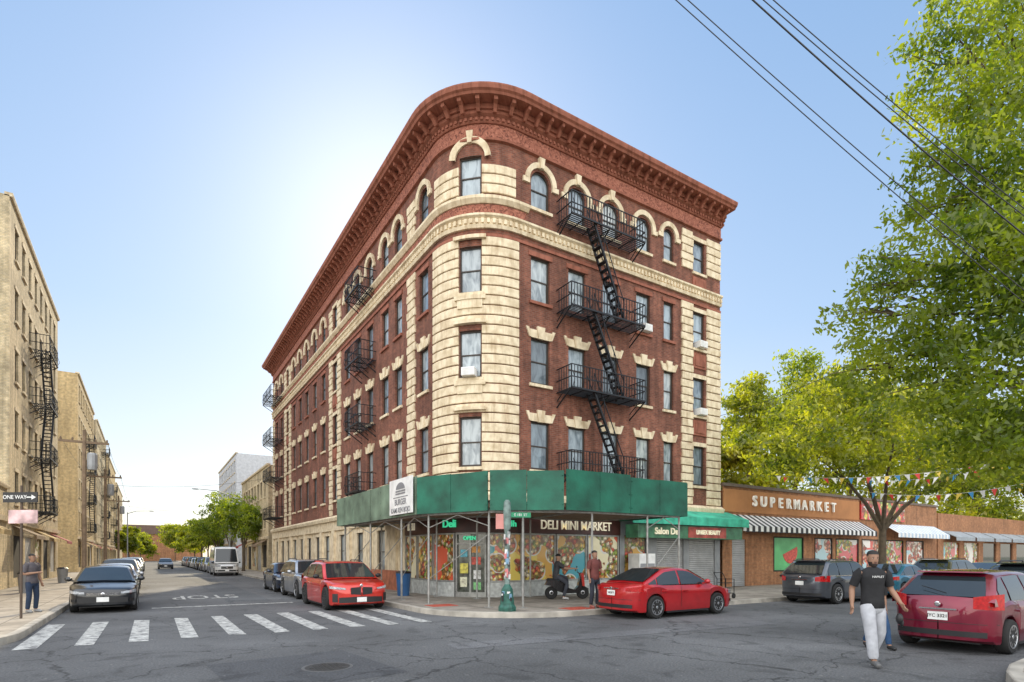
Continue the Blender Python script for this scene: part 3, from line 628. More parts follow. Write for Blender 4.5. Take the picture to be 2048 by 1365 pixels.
sgn=thing('banner','white printed banner with a grey emblem fixed to the weathered green shed panel','banner',(7.68,19.45,3.3))
MB().box(-.03,-.005,-1.1,1.1,0,1.28).build('sheet',MT['white'],sgn,world=False)
em=MB(); gt=M('grey_print',(.22,.22,.23),.7)
em.prism([(.42*math.cos(pi*k/10),.90+.24*math.sin(pi*k/10)) for k in range(11)],-.04,-.032,T=lambda x,y,z:(y,-x,z))
for z,h in ((.80,.06),(.71,.06)): em.box(-.04,-.032,-.46,.46,z,z+h)
em.box(-.04,-.032,-.7,.7,.6,.63); em.build('emblem',gt,sgn,world=False)
for t,z,s in (('BURGER',.43,.30),('KAMI KEN BOJO',.14,.25)):
    link('lettering',textmesh(t,s,gt,.004,.004),sgn,False,(-.036,0,z),rot=(pi/2,0,-pi/2))
gp=M('pole_green_paint',(.02,.10,.075),.5,0,.5,7)
gpl=thing('signal_pole','dark green corner post with flared base, stickers and small green street sign','pole',(9.05,14.45,.15))
MB().lathe([(.27,0),(.27,.12),(.22,.2),(.17,.65),(.13,.72),(.08,.80)],8).build('base',gp,gpl,world=False)
MB().lathe([(.08,.80),(.075,2.3),(.085,2.4),(.11,2.5),(.12,2.95),(.10,3.25),(.05,3.32)],10).build('shaft',M('grey_green_pole_paint',(.16,.22,.20),.5,0,.5,6),gpl,world=False,smooth=40)
scol=[MT['white'],M('pink_sticker',(.6,.2,.2)),M('blue_sticker',(.2,.35,.5)),M('grey_graffiti',(.45,.48,.46),.6,0,.6,14),M('black_marker',(.03,.03,.03))]
for k in range(46):
    q=-2.0+random.uniform(-1,1)*1.3; z=random.uniform(.25,2.35); r=.088 if z>.82 else .25-.12*(z/.8)
    if .55<z<.84: continue
    c,s=math.cos(q),math.sin(q); h=random.uniform(.06,.18); wd=random.uniform(.03,.05)
    MB().add([(r*c-s*-wd,r*s-c*wd,z),(r*c-s*wd,r*s+c*wd,z),(r*c-s*wd,r*s+c*wd,z+h),(r*c+s*wd,r*s-c*wd,z+h)],[(0,1,2,3)]).build('sticker',scol[k%5],gpl,world=False)
b_=MB().box(.1,.72,-.012,.012,2.8,2.95); o=b_.build('street_sign',M('street_sign_green',(.01,.24,.11),.4),gpl,world=False); o.rotation_euler=(0,0,-.4)
link('lettering',textmesh('E 181 ST',.11,MT['white'],.002),o,False,(.41,-.016,2.875),rot=(pi/2,0,0))
o=MB().box(-.34,-.02,-.02,.0,2.45,2.9).build('notice_plate',M('faded_red_sign',(.6,.25,.22),.5),gpl,world=False); o.rotation_euler=(0,0,-.5)
# ---------------------------------------------------------------- supermarket
SM=thing('supermarket','single storey orange brick supermarket with striped awning right of the corner block','building',(25.5,19.35,0))
TS=lambda u,o,z:(u,19.35-o,z)
sm=MB(); sops=[(26.3,27.5,.15,2.7,False),(30.0,33.0,.9,2.9,False),(34.2,36.2,.9,2.9,False),(36.6,39.4,.9,2.9,False),(39.8,42.2,.9,2.9,False),(43.,45.6,.9,2.9,False),(46,48.8,.9,2.9,False)]
wallgrid(sm,TS,25.5,51,.1,5.5,sops,.15); sm.box(25.52,50.98,19.65,44,.1,5.3); sm.add([(51,19.35,0),(51,44,0),(51,44,5.5),(51,19.35,5.5)],[(0,1,2,3)])
sm.build('wall',MT['obrick'],SM,recalc=False)
cp=MB(); sweep(cp,[(-.3,5.5),(.08,5.5),(.08,5.66),(-.3,5.66)],25.5,51.05,TS); cp.build('coping',M('dark_coping',(.16,.12,.09),.7),SM)
cp=MB(); fbox(cp,25.55,39.4,.005,.04,4.15,5.35,TS); cp.build('sign_fascia',M('orange_brown_stucco',(.46,.205,.08),.85,0,.15,1),SM)
m_=MB()
for k in range(26): z=.15+2.55*k/26; sweep(m_,[(-.12,z),(-.07,z+.02),(-.07,z+.07),(-.12,z+.096)],26.3,27.5,TS)
m_.build('roller_shutter',MT['shutter'],SM)
pm=[M('poster_green',(.12,.48,.18),.3,0,.3,1),MT['food2'],poster('meat_poster',[(.62,.10,.08),(.80,.76,.70),(.45,.65,.70)],[(.6,.08,.06),(.75,.3,.2),(.78,.7,.6)],5)]
for k,(a,b,c,d,_) in enumerate(sops[1:]):
    f=MB(); fbox(f,a,a+.07,-.1,.02,c,d,TS); fbox(f,b-.07,b,-.1,.02,c,d,TS); fbox(f,a+.07,b-.07,-.1,.02,c,c+.07,TS); fbox(f,a+.07,b-.07,-.1,.02,d-.07,d,TS)
    o=f.build('display_window',MT['dark'],SM); g=MB(); fbox(g,a+.07,b-.07,-.08,-.05,c+.07,d-.07,TS); link('pane',g.mesh('pane',pm[(0,2,1,2,1,2)[k]]),o,False)
wt=MB().prism([(31.7+.75*math.cos(q),2.1+.75*math.sin(q)) for q in [pi*1.1+pi*k/10 for k in range(11)]],19.38,19.42); wt.build('melon_picture',M('melon_red',(.65,.10,.07),.4,0,.4,8),SM)
a1=MB(); n=56; x0,x1=25.8,39.6
for k in range(n):
    a=x0+(x1-x0)*k/n; b=x0+(x1-x0)*(k+1)/n
    sweep(a1,[(.02,4.02),(1.05,3.35),(1.05,3.08-.05*(k%2)),(1.03,3.08-.05*(k%2)),(1.03,3.33),(.02,3.99)],a,b,TS,k%2)
a1.build('awning',[MT['white'],M('black_canvas',(.035,.035,.038),.7)],SM)
a2=MB(); n=30
for k in range(n):
    a=42.5+8*k/n; b=42.5+8*(k+1)/n; sweep(a2,[(.02,4.02),(1.05,3.35),(1.05,3.05),(1.03,3.05),(1.03,3.33),(.02,3.99)],a,b,TS,k%2)
a2.build('awning',[MT['white'],M('pale_blue_canvas',(.45,.55,.65),.7)],SM)
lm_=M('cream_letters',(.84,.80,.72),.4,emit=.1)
for k,ch in enumerate('SUPERMARKET'): link('sign_letter',textmesh(ch,.80,lm_,.05,.016,1.),SM,True,(28.1+k*.80,19.22,4.78),rot=(pi/2,0,0))
fb=MB().box(39.5,45.5,19.22,19.33,4.2,5.45); fb.build('sign_board',poster('fruit_sign_print',[(.62,.04,.03),(.60,.04,.04)],[(.75,.5,.06),(.3,.5,.1),(.8,.7,.2),(.7,.1,.05)],3),SM)
# ---------------------------------------------------------------- tenements on the left
def tenement(label,y0,y1,xf,h,mat,back,fes=(),step=2.1,grp=None,flip=False,shops=True,wh=1.7,fh=3.25,sm_=None,few=1.8):
    t=thing('apartment_building',label,'building',(xf,(y0+y1)/2,0),0,grp)
    sgn_=1 if not flip else -1
    T=(lambda u,o,z:(xf+o,u,z)) if not flip else (lambda u,o,z:(xf-o,u,z))
    ops=[]; n=int((y1-y0-1)/step); off=(y1-y0-(n-1)*step)/2; z=4.6
    while z+wh<h-.8:
        for k in range(n): ops.append((y0+off+k*step-.45,y0+off+k*step+.45,z,z+wh,False))
        z+=fh
    gops=[(y0+1+k*3.4,y0+3.6+k*3.4,.2 if k%2 else .6,2.9,False) for k in range(int((y1-y0-1)/3.4))] if shops else []
    mb=MB(); wallgrid(mb,T,y0,y1,.1,h,ops+gops,.2)
    xb_=xf-back*sgn_; xa_=xf-.3*sgn_
    for yy in (y0,y1): mb.add([(xf,yy,0),(xb_,yy,0),(xb_,yy,h),(xf,yy,h)],[(0,1,2,3)])
    mb.add([(xb_,y0,0),(xb_,y1,0),(xb_,y1,h),(xb_,y0,h)],[(0,1,2,3)])
    mb.build('wall',mat,t,recalc=False)
    MB().box(min(xa_,xb_+.02*sgn_),max(xa_,xb_+.02*sgn_),y0+.02,y1-.02,.1,h-.3).build('roof',MT['grey'],t)
    c=MB(); sweep(c,[(-.2,h-.05),(.1,h-.05),(.14,h+.06),(.14,h+.14),(-.2,h+.14)],y0,y1,T); c.build('cornice',sm_ or MT['trim'],t)
    c=MB(); sweep(c,[(0,3.5),(.15,3.5),(.2,3.75),(0,3.8)],y0,y1,T); c.build('belt_course',sm_ or MT['trim'],t)
    for a,b,zz,d,_ in ops: window(t,T((a+b)/2,-.005,zz),pi/2*sgn_,.9,d-zz,False,'flat',sm_ or MT['trim'])
    for k,(a,b,zz,d,_) in enumerate(gops):
        g=MB(); fbox(g,a,b,-.15,-.1,zz,d,T); g.build('shopfront',(MT['dark'],MT['shutter'],MT['food2'])[k%3],t)
        if k%2==0: g=MB(); sweep(g,[(0,3.4),(1.0,2.9),(1.0,2.7),(.97,2.7),(.97,2.87),(0,3.36)],a-.2,b+.2,T); g.build('awning',(MT['wood'],M('tan_canvas',(.5,.36,.16),.8),M('maroon_canvas',(.3,.05,.05),.8))[(k//2)%3],t)
    for yc in fes:
        zz=4.5; i=0
        while zz+2<h-.8:
            fire_escape(t,T,yc-few,yc+few,zz,.95,((yc-.9,yc+.9) if i%2 else (yc+.9,yc-.9)) if i else None,fh-.05,step=.34); zz+=fh; i+=1
    return t
tenement('cream brick tenement with black fire escapes at the left edge of the street',38.5,57,-6,20.3,MT['cream'],16,(46.2,))
tenement('tan brick block with a blank side wall behind the leftmost tenement',72,92,-6,20.2,MT['tan'],22,(80,))
tenement('pale brick tenement beyond the tan block with blank side wall',97,118,-6,20.5,MT['cream'],20,(108,))
tenement('far tan tenement with fire escapes down the left street',122,150,-6,19.5,MT['tan'],18,(134,))
tenement('most distant cream tenement on the left street',154,190,-6,18,MT['cream'],18,(),shops=False)
tenement('low cream shop building at the near end of the left pavement',22,38,-6,5.2,MT['cream'],16,())
tenement('low cream building beyond the red brick corner block',61,80,10.1,10.9,MT['cream'],14,(),flip=True)
tenement('distant white building rising behind the street trees',93,118,11,17,M('white_render',(.55,.57,.60),.8),16,(),flip=True,shops=False)
t=thing('house','low brown brick building closing the far end of the street','building',(2,225,0))
MB().box(-14,16,225,240,0,9).build('wall',MT['obrick'],t)
MB().prism([(-15,9),(17,9),(13,12),(-11,12)],224.5,241).build('roof',M('brown_roof',(.14,.09,.07),.8),t)
for k in range(8): link('window',winparts(1.4,1.8,False,'flat',MT['lime'],MT['frame'])[0],t,True,(-12+k*3.6,224.98,4.5),0)
t=thing('shop_building','low brick shop building past the supermarket at the end of the right street','building',(60,19.5,0))
TS2=lambda u,o,z:(u,20-o,z)
mb=MB(); o2=[(54+k*4,57+k*4,.6,2.9,False) for k in range(8)]; wallgrid(mb,TS2,53,87,.1,5.2,o2); mb.box(53.02,86.98,20.3,40,.1,5.0); mb.add([(53,20,0),(53,40,0),(53,40,5.2),(53,20,5.2)],[(0,1,2,3)]); mb.build('wall',MT['obrick'],t,recalc=False)
for a,b,c,d,_ in o2:
    g=MB(); fbox(g,a,b,-.15,-.1,c,d,TS2); g.build('shopfront',MT['food2'] if a<62 else MT['cglass'],t)
    g=MB(); sweep(g,[(.02,3.8),(1.0,3.3),(1.0,3.0),(.97,3.0),(.97,3.26),(.02,3.76)],a-.3,b+.3,TS2); g.build('awning',M('dull_awning',(.3,.33,.35),.8),t)
tk=thing('water_tank','small dark rooftop structure on the pale tenement','rooftop structure',(-8,99,20.3)); MB().lathe([(1.5,0),(1.5,2.2),(.2,3)],12).build('drum',MT['wood'],tk,world=False); MB().box(-1.6,1.6,-1.6,1.6,-.02,0.1).build('platform',MT['iron'],tk,world=False)
# ---------------------------------------------------------------- trees
def leaves(name,clusters,size,mat,parent,per=34,sg=.16):
    Ps=[]
    for c,r,n in clusters:
        k=max(3,n//per); a=rng.normal(size=(k,3)); a/=np.linalg.norm(a,axis=1)[:,None]; rr=rng.uniform(.1,1.12,size=(k,1))**.55
        cc=np.array(c)+a*rr*np.array(r); idx=rng.integers(0,k,n); fl=np.array([1.25,1.25,.6])
        Ps.append(cc[idx]+rng.normal(size=(n,3))*fl*min(.55,sg*max(r)))
    C=np.concatenate(Ps); n=len(C)
    d=rng.normal(size=(n,3)); d[:,2]-=.5; d/=np.linalg.norm(d,axis=1)[:,None]
    e=rng.normal(size=(n,3)); e-=d*(e*d).sum(1)[:,None]; e/=np.linalg.norm(e,axis=1)[:,None]
    s=size*rng.uniform(.6,1.35,size=(n,1))
    V=np.stack([C-d*s,C+e*s*.45-d*s*.1,C+d*s,C-e*s*.45-d*s*.1],1).reshape(-1,3)
    me=bpy.data.meshes.new(name); me.vertices.add(n*4); me.vertices.foreach_set('co',V.astype(np.float32).ravel())
    me.loops.add(n*4); me.loops.foreach_set('vertex_index',np.arange(n*4,dtype=np.int32)); me.polygons.add(n); me.polygons.foreach_set('loop_start',np.arange(0,n*4,4,dtype=np.int32)); me.polygons.foreach_set('loop_total',np.full(n,4,dtype=np.int32))
    me.materials.append(mat); me.update(calc_edges=True); me.validate()
    return link(name,me,parent,True)
def tree(label,base,fork,clusters,size,mat,tr=.2,group=None,twigs=2,name='street_tree',per=34,dens=1.,lim=5,lt=1.):
    t=thing(name,label,'tree',base,0,group); b=Vector(base); f=b+Vector((0,0,fork))
    clusters=[(c,r,int(n*dens)) for c,r,n in clusters]
    m_=MB(); mid=b.lerp(f,.5)+Vector((.05,.04,0)); m_.tube([b,b+Vector((0,0,.25)),mid,f],[tr*1.35,tr,tr*.85,tr*.75],8)
    forks=[]
    for ci,(c,r,n) in enumerate(clusters):
        c=Vector(c)
        if len(forks)<lim:
            q=f.lerp(c,.5)+Vector((random.uniform(-.3,.3),random.uniform(-.3,.3),.35)); m_.tube([f-Vector((0,0,.15)),f.lerp(q,.5)+Vector((0,0,.12)),q,c],[tr*.5*lt,tr*.4*lt,tr*.28*lt,tr*.09],6); forks.append(q)
        else:   # later branches spring from the nearest limb
            q=min(forks,key=lambda v:(v-c).length); m_.tube([q,q.lerp(c,.5)+Vector((0,0,.2)),c],[tr*.22*lt,tr*.15*lt,tr*.06],6); q=q.lerp(c,.5)+Vector((0,0,.2))
        for _ in range(twigs):
            e=c+Vector((random.uniform(-1,1)*r[0],random.uniform(-1,1)*r[1],random.uniform(-.6,1)*r[2]))*.75; m_.tube([q.lerp(c,.6),q.lerp(e,.75)+Vector((0,0,.08)),e],[tr*.11,tr*.08,tr*.03],5)
    m_.build('trunk',MT['bark'],t,smooth=50); leaves('crown',clusters,size,mat,t,per); return t
def pc_(px,py,Y,r,n,fl=.8): v=pix(px,py,Y); return ((v.x,v.y,v.z),(r,r,r*fl),n)
b=pix(1765,1180,27.6)
tree('street tree with a forked trunk in front of the supermarket',(b.x,b.y,.15),3.0,
  [pc_(1620,900,26,1.9,1100),pc_(1880,900,27,2.0,1100),pc_(1690,850,28,2.1,1150),pc_(1790,870,25,2.1,1100),pc_(1960,930,26,1.7,900),pc_(1560,915,28,1.3,500),pc_(1660,790,29,1.8,800),pc_(1760,770,28,2.1,1000),pc_(1860,810,28,2.1,1000),pc_(1600,840,27,1.6,500),pc_(1700,935,26,1.4,600),pc_(2010,900,25,1.5,800),pc_(1840,960,26,1.2,450)],.13,MT['leafB'],.21,twigs=3,per=24,dens=1.5,lim=5,lt=1.1)
bt=pix(2330,1250,14)
tree('large overhanging tree with green backlit leaves filling the upper right corner',(bt.x,bt.y,.15),5.2,
  [pc_(2010,50,14,1.7,1900),pc_(2080,180,13,1.6,1700),pc_(2040,340,13,1.5,1800),pc_(2050,480,12,1.3,1700),pc_(2060,620,12,1.3,1900),pc_(1990,770,12.5,1.4,1800),pc_(1900,60,14,1.0,650),pc_(1970,200,14,1.5,1500),pc_(1870,210,14.5,.9,450),pc_(1865,320,14,.8,380),
   pc_(1930,380,14,1.3,1150),pc_(1860,430,14,.8,350),pc_(1950,500,13,1.2,1200),pc_(1870,540,13.5,1.0,600),
   pc_(1940,640,13,1.3,1300),pc_(1830,640,14,1.1,700),pc_(1740,570,14.5,.8,380),pc_(1705,640,14.5,.65,260),pc_(1880,760,13.5,1.2,900),pc_(2060,880,12,1.2,1400),pc_(1970,890,13,1.1,900),pc_(2090,20,14,1.4,1200),pc_(1780,530,14.5,.8,320),pc_(1790,710,14,.9,430),pc_(1710,740,14.5,.8,330)],
  .078,MT['leafA'],.26,twigs=4,per=30,dens=1.5,lim=6)
for i,(px,py,Y,r,lab) in enumerate(((1500,855,60,6,'yellow green tree just right of the brick block roofline'),(1590,810,64,6.8,'tall yellow green tree behind the supermarket'),(1700,830,60,7,'broad tree behind the street tree'),(1480,930,52,4.5,'low bushy tree behind the supermarket next to the brick block'),(1830,860,58,7,'background tree right of the forked street tree'),(1960,900,60,7,'background tree beyond the parked cars at right'),(2060,860,62,8,'background tree at the far right edge'))):
    v=pix(px,py,Y)
    tree(lab,(v.x,v.y,0),v.z*.5,[((v.x+random.uniform(-1,1)*r*.65,v.y+random.uniform(-1,1)*r*.5,v.z+random.uniform(-.6,.55)*r),(r*.42,r*.42,r*.32),850) for _ in range(9)]+[((v.x,v.y,v.z*.5),(r*.8,r*.8,r*.4),1500)],.24,MT['leafB'] if i not in (1,5) else MT['leafA'],.3,'trees behind the supermarket',1,name='background_tree',dens=1.2,per=45)
for i in range(5):
    v=pix(1900+i*42,1020,64+i*5); tree('small tree at the end of the right street, number %s from the left'%('first','second','third','fourth','fifth')[i],(v.x,v.y,0),2,[((v.x+random.uniform(-2,2),v.y,5+random.uniform(-1.5,2)),(2.2,2.2,1.8),700) for _ in range(4)],.18,MT['leafB'],.15,'trees at the end of the right street',1,name='background_tree')
for i,(x,y,z,r) in enumerate(((8.6,67,5.6,3.4),(8.8,80,6.2,4.0),(8.6,94,5.8,3.8),(8.6,110,5.5,3.6),(9,130,5.5,4),(9,150,6,4.5),(-3.6,150,5,3),(7,205,6,6),(-2,212,5,5),(-9,205,7,6))):
    tree(('bright green street tree nearest the corner block','second green street tree past the corner block','third street tree down the right pavement','fourth street tree down the right pavement','fifth street tree, smaller in the distance','sixth street tree near the far end','lone tree on the left pavement in the distance','tree at the far end right of the road','tree in the middle of the far end','tree at the far end left of the road')[i],(x,y,.15),2.4,
      [((x+random.uniform(-1,1)*r*.55,y+random.uniform(-1,1)*r*.5,z+random.uniform(-.4,.65)*r),(r*.5,r*.5,r*.4),620) for _ in range(7)],.17 if i<4 else .35,MT['leafA'] if i<4 else MT['leafB'],.16,'trees down the left street',1,dens=1.2)
# ---------------------------------------------------------------- vehicles
def lerp(a,b,t): return a+(b-a)*t
def interp(x,pts):
    if x<=pts[0][0]: return pts[0][1]
    for (a,b),(c,d) in zip(pts,pts[1:]):
        if x<=c: return b+(d-b)*(x-a)/(c-a) if c>a else d
    return pts[-1][1]
PLAN=[(0,0),(.015,.40),(.05,.66),(.11,.80),(.22,.90),(.42,.965),(.8,1.0)]
KINDS={
 'sedan':dict(L=4.5,W=1.80,top=[(-2.25,.62),(-2.2,.90),(-2.05,1.0),(-1.7,1.03),(-1.2,1.0),(.95,.96),(1.6,.87),(2.0,.79),(2.18,.72),(2.25,.58)],cl=.2,r=.33,fx=1.36,rx=-1.33,cab=(1.12,.25,-.85,-1.8),zb=.93,zt=1.44,side=[(.9,-.28),(-.36,-1.25),(-1.3,-1.62)]),
 'suv':dict(L=4.7,W=1.90,top=[(-2.35,.62),(-2.3,1.0),(-2.2,1.1),(-1.2,1.08),(1.1,1.06),(1.7,1.02),(2.1,.95),(2.27,.84),(2.35,.62)],cl=.24,r=.38,fx=1.42,rx=-1.40,cab=(1.2,.42,-1.65,-2.22),zb=1.03,zt=1.62,side=[(1.,-.22),(-.3,-1.2),(-1.27,-1.95)]),
 'sport':dict(L=4.7,W=1.98,top=[(-2.35,.62),(-2.3,.98),(-2.2,1.08),(-1.2,1.05),(1.1,1.02),(1.7,.98),(2.1,.91),(2.27,.82),(2.35,.62)],cl=.19,r=.39,fx=1.45,rx=-1.40,cab=(1.25,.40,-1.30,-2.20),zb=1.0,zt=1.59,side=[(1.,-.22),(-.3,-1.2),(-1.27,-1.9)]),
 'hatch':dict(L=4.0,W=1.78,top=[(-2.0,.60),(-1.97,.95),(-1.88,1.05),(-1.2,1.02),(.95,.95),(1.5,.88),(1.8,.79),(1.93,.7),(2.0,.58)],cl=.2,r=.32,fx=1.25,rx=-1.22,cab=(1.3,.35,-1.35,-1.9),zb=.94,zt=1.50,side=[(1.0,-.25),(-.33,-1.12),(-1.2,-1.6)]),
 'van':dict(L=5.6,W=2.0,top=[(-2.8,.8),(-2.78,1.1),(-2.0,1.15),(1.6,1.15),(2.2,1.12),(2.6,1.0),(2.75,.85),(2.8,.6)],cl=.28,r=.36,fx=1.85,rx=-1.7,cab=(2.45,1.7,-2.72,-2.79),zb=1.1,zt=2.6,side=[(2.1,1.1)]),
}
WM={}
def wheelmesh(r,dark):
    k=(r,dark)
    if k in WM: return WM[k]
    w=.105
    ty=MB().lathe([(r*.62,-w),(r*.9,-w-.005),(r*.985,-w*.75),(r,-w*.3),(r,w*.3),(r*.985,w*.75),(r*.9,w+.005),(r*.62,w)],28,'y').mesh('wheel',MT['rubber'],40)
    rm=MB()
    for sg in (-1,1):
        rm.lathe([(r*.64,sg*w*.9),(r*.67,sg*w*1.06),(r*.61,sg*w*1.06),(r*.57,sg*w*.6),(r*.1,sg*w*.45),(.001,sg*w*.45)],24,'y',mi=0)
        rm.lathe([(r*.67,sg*w*1.0),(r*.68,sg*w*1.08),(r*.61,sg*w*1.08),(r*.60,sg*w)],24,'y',mi=1); rm.f=rm.f[:-2]; rm.m=rm.m[:-2]
        rm.lathe([(r*.14,sg*w*.4),(r*.14,sg*w*.98),(r*.1,sg*w*1.05),(.001,sg*w*1.05)],10,'y',mi=1)
        for i in range(5):
            a=2*pi*i/5+.3
            for da in (-.16,.16):
                rm.add([(r*.1*math.cos(a+da-.3),sg*w*.95,r*.1*math.sin(a+da-.3)),(r*.1*math.cos(a+da+.3),sg*w*.95,r*.1*math.sin(a+da+.3)),(r*.63*math.cos(a+da*1.5+.08),sg*w*1.04,r*.63*math.sin(a+da*1.5+.08)),(r*.63*math.cos(a+da*1.5-.08),sg*w*1.04,r*.63*math.sin(a+da*1.5-.08))],[(0,1,2,3)],1)
    WM[k]=(ty,rm.mesh('rim',[MT['black'],MT['rimb'] if dark else MT['rim']],None,False)); return WM[k]
def car(kind,label,loc,rz,paint,group=None,name='parked_car',cat='car',darkrim=False,detail=2,plate_txt=None,badge=True,kidney=False):
    K=KINDS[kind]; Lh=K['L']/2; W=K['W']/2; top=K['top']; c0,c1,c2,c3=K['cab']; zb,zt=K['zb'],K['zt']; r=K['r']
    if kind=='sport': kind='suv'
    t=thing(name,label,cat,loc,rz,group)
    def wid(x): return W*interp(min(x+Lh,Lh-x) if x<0 else Lh-x,PLAN)
    def bot(x):
        z=K['cl']+(.06 if abs(x)>Lh-.25 else 0)
        for xc in (K['fx'],K['rx']):
            q=(r+.06)**2-(x-xc)**2
            if q>0: z=max(z,r+math.sqrt(q))
        return z
    xs=sorted(set([Lh-d for d,_ in PLAN]+[-Lh+d for d,_ in PLAN]+[round(-Lh+.8+i*.055,4) for i in range(int((2*Lh-1.6)/.055)+1)]+[s*Lh-s*q for s in (1,-1) for q in (.3,.36,.5,.58,.66,.74)]+[K[k_]+s*(r+.061) for k_ in ('fx','rx') for s in (-1,1)]+[K[k_]+s*(r+.058) for k_ in ('fx','rx') for s in (-1,1)]))
    rows=[]
    for x in xs:
        w_=max(wid(x),.01); z1=interp(x,top); z0=min(bot(x),z1-.08); h=z1-z0
        zs=[z0,z0+.04,lerp(z0,z1,.35),lerp(z0,z1,.62),z1-.17*min(1,h/.5),z1-.13*min(1,h/.5),z1-.05*min(1,h/.4),z1-.012,z1]
        ws=[.95,.97,.985,.99,1.0,.985,.945,.84,.45]
        half=[(x,w_*a,z) for a,z in zip(ws,zs)]
        rows.append(half+[(x,0,z1+.012)]+[(x,-y,z) for (_,y,z) in half[::-1]])
    MB().grid(rows,0,True).build('body',paint,t,smooth=32,world=False)
    ub=MB().box(-Lh+.3,Lh-.3,-W*.62,W*.62,.17,.6)
    for sg in (-1,1): ub.box(K['rx']+r+.1,K['fx']-r-.1,sg*W*.93-.02,sg*W*.93+.02,K['cl']-.05,K['cl']+.03)
    ub.build('underbody',MT['black'],t,world=False)
    Wb=W*.93 if kind!='van' else W*.985; Wr=W*.70 if kind!='van' else W*.86
    if kind=='suv': Wr=W*.74
    rp=[(c3,zb+.03),(c3+.03,zb+.1),(c2,zt-.03),(c2+.35 if c2+.35<c1 else c2+.1,zt),((c1+c2)/2,zt+.015),(c1-.25,zt),(c1,zt-.04),(c0,zb+.02)]
    def zr(x): return interp(x,rp)
    def wy(z): q=max(0,min(1,(z-zb)/(zt-zb))); return lerp(Wb,Wr,q**1.25)
    rows=[]; n=30
    for i in range(n+1):
        x=c3+(c0-c3)*i/n; z=zr(x); hh=z-zb; sh=min(.07,hh*.4)
        half=[(x,wy(zb)+0,zb-.05),(x,wy(zb+hh*.4),zb+hh*.4),(x,wy(z-sh),z-sh),(x,wy(z)-.035,z-sh*.3),(x,wy(z)*.75,z),(x,wy(z)*.3,z+.018)]
        rows.append(half+[(a,-b,c) for a,b,c in half[::-1]])
    MB().grid(rows,0,True).build('roof',paint,t,smooth=35,world=False)
    def screen(xa,xb_,nm,inset=.08):
        rows=[]
        for i in range(9):
            x=lerp(xa,xb_,i/8); z=zr(x); w_=wy(z)-inset
            rows.append([(x+(.012 if xa>0 else -.012),w_*k/4,z+.012+.018*(1-abs(k)/4)) for k in range(-4,5)])
        return MB().grid(rows).build(nm,MT['cglass'],t,smooth=60,world=False)
    if kind=='van': screen(c0-.05,c1+.08,'windshield')
    else:
        screen(c0-.04,c1+.05,'windshield')
        if kind in('suv','hatch'):
            rows=[]
            for i in range(6):
                q=i/5; z=lerp(zb+.1,zt-.1,q); x=lerp(c3+.03,c2,(z-(zb+.1))/(zt-.13-zb)) ; rows.append([(x-.02,(wy(z)-.12)*k/4,z+.01) for k in range(-4,5)])
            MB().grid(rows).build('rear_window',MT['cglass'],t,smooth=60,world=False)
            MB().prism([(c2-.18,zt-.02),(c2+.1,zt-.01),(c2+.1,zt+.02),(c2-.16,zt+.005)],-Wr*.85,Wr*.85).build('spoiler',paint,t,world=False)
            if detail>1: MB().bar((c3-.0,-.1,zb+.16),(c3+.12,.35,zb+.28),.012).build('wiper',MT['black'],t,world=False)
        else: screen(c3+.08,c2-.02,'rear_window')
    for sg in (-1,1):
        for (xa,xb_) in K['side']:
            rows=[]; n=10
            for i in range(n+1):
                x=lerp(xa,xb_,i/n); zh=zr(x)-.085; zl=zb+.035
                if kind=='van': zh=min(zh,1.95)
                zh=max(zh,zl+.004); rows.append([(x,sg*(wy(lerp(zl,zh,k/3))+.009),lerp(zl,zh,k/3)) for k in range(4)])
            MB().grid(rows).build('side_window',MT['cglass'],t,smooth=60,world=False)
    def npt(s,yf,z,off):
        yfs=[(b,a) for a,b in PLAN]; x=Lh-interp(abs(yf),yfs); 
        return (s*(x+off),yf*W+(off*.6 if yf>.7 else (-off*.6 if yf<-.7 else 0)),z)
    def patch(s,y0,y1,zf,nm,mat,off=.012,n=8):
        rows=[]
        for i in range(n+1):
            yf=lerp(y0,y1,i/n); z0,z1=zf(i/n); rows.append([npt(s,yf,z0,off-.02),npt(s,yf,z0,off),npt(s,yf,z1,off),npt(s,yf,z1,off-.03)])
        return MB().grid(rows).build(nm,mat,t,world=False,smooth=30)
    hz={'sedan':(.60,.71),'suv':(.76,.88),'hatch':(.62,.78),'van':(.80,1.02)}[kind]
    if kidney: hz=(.70,.80)
    for sg in (-1,1):
        patch(1,sg*.52,sg*.955,lambda q:(hz[0]+.03*q,hz[1]-.05*(1-q)+.02*q),'headlight',MT['lens'])
    gz={'sedan':((.33,.50),(.56,.64)),'suv':((.36,.56),(.62,.84)),'hatch':((.34,.5),(.56,.64)),'van':((.4,.55),(.62,.86))}[kind]
    if kidney:
        gz=((.27,.47),(.52,.78))
        for sg in (-1,1): patch(1,sg*.03,sg*.36,lambda q:(gz[1][0]+.03*q,gz[1][1]-.02*q),'grille',MT['black'],.02)
    else: patch(1,-.48,.48,lambda q:(gz[1][0],gz[1][1]),'grille',MT['black'])
    patch(1,-.72,.72,lambda q:(gz[0][0],gz[0][1]-.05*abs(q-.5)),'lower_intake',MT['black'])
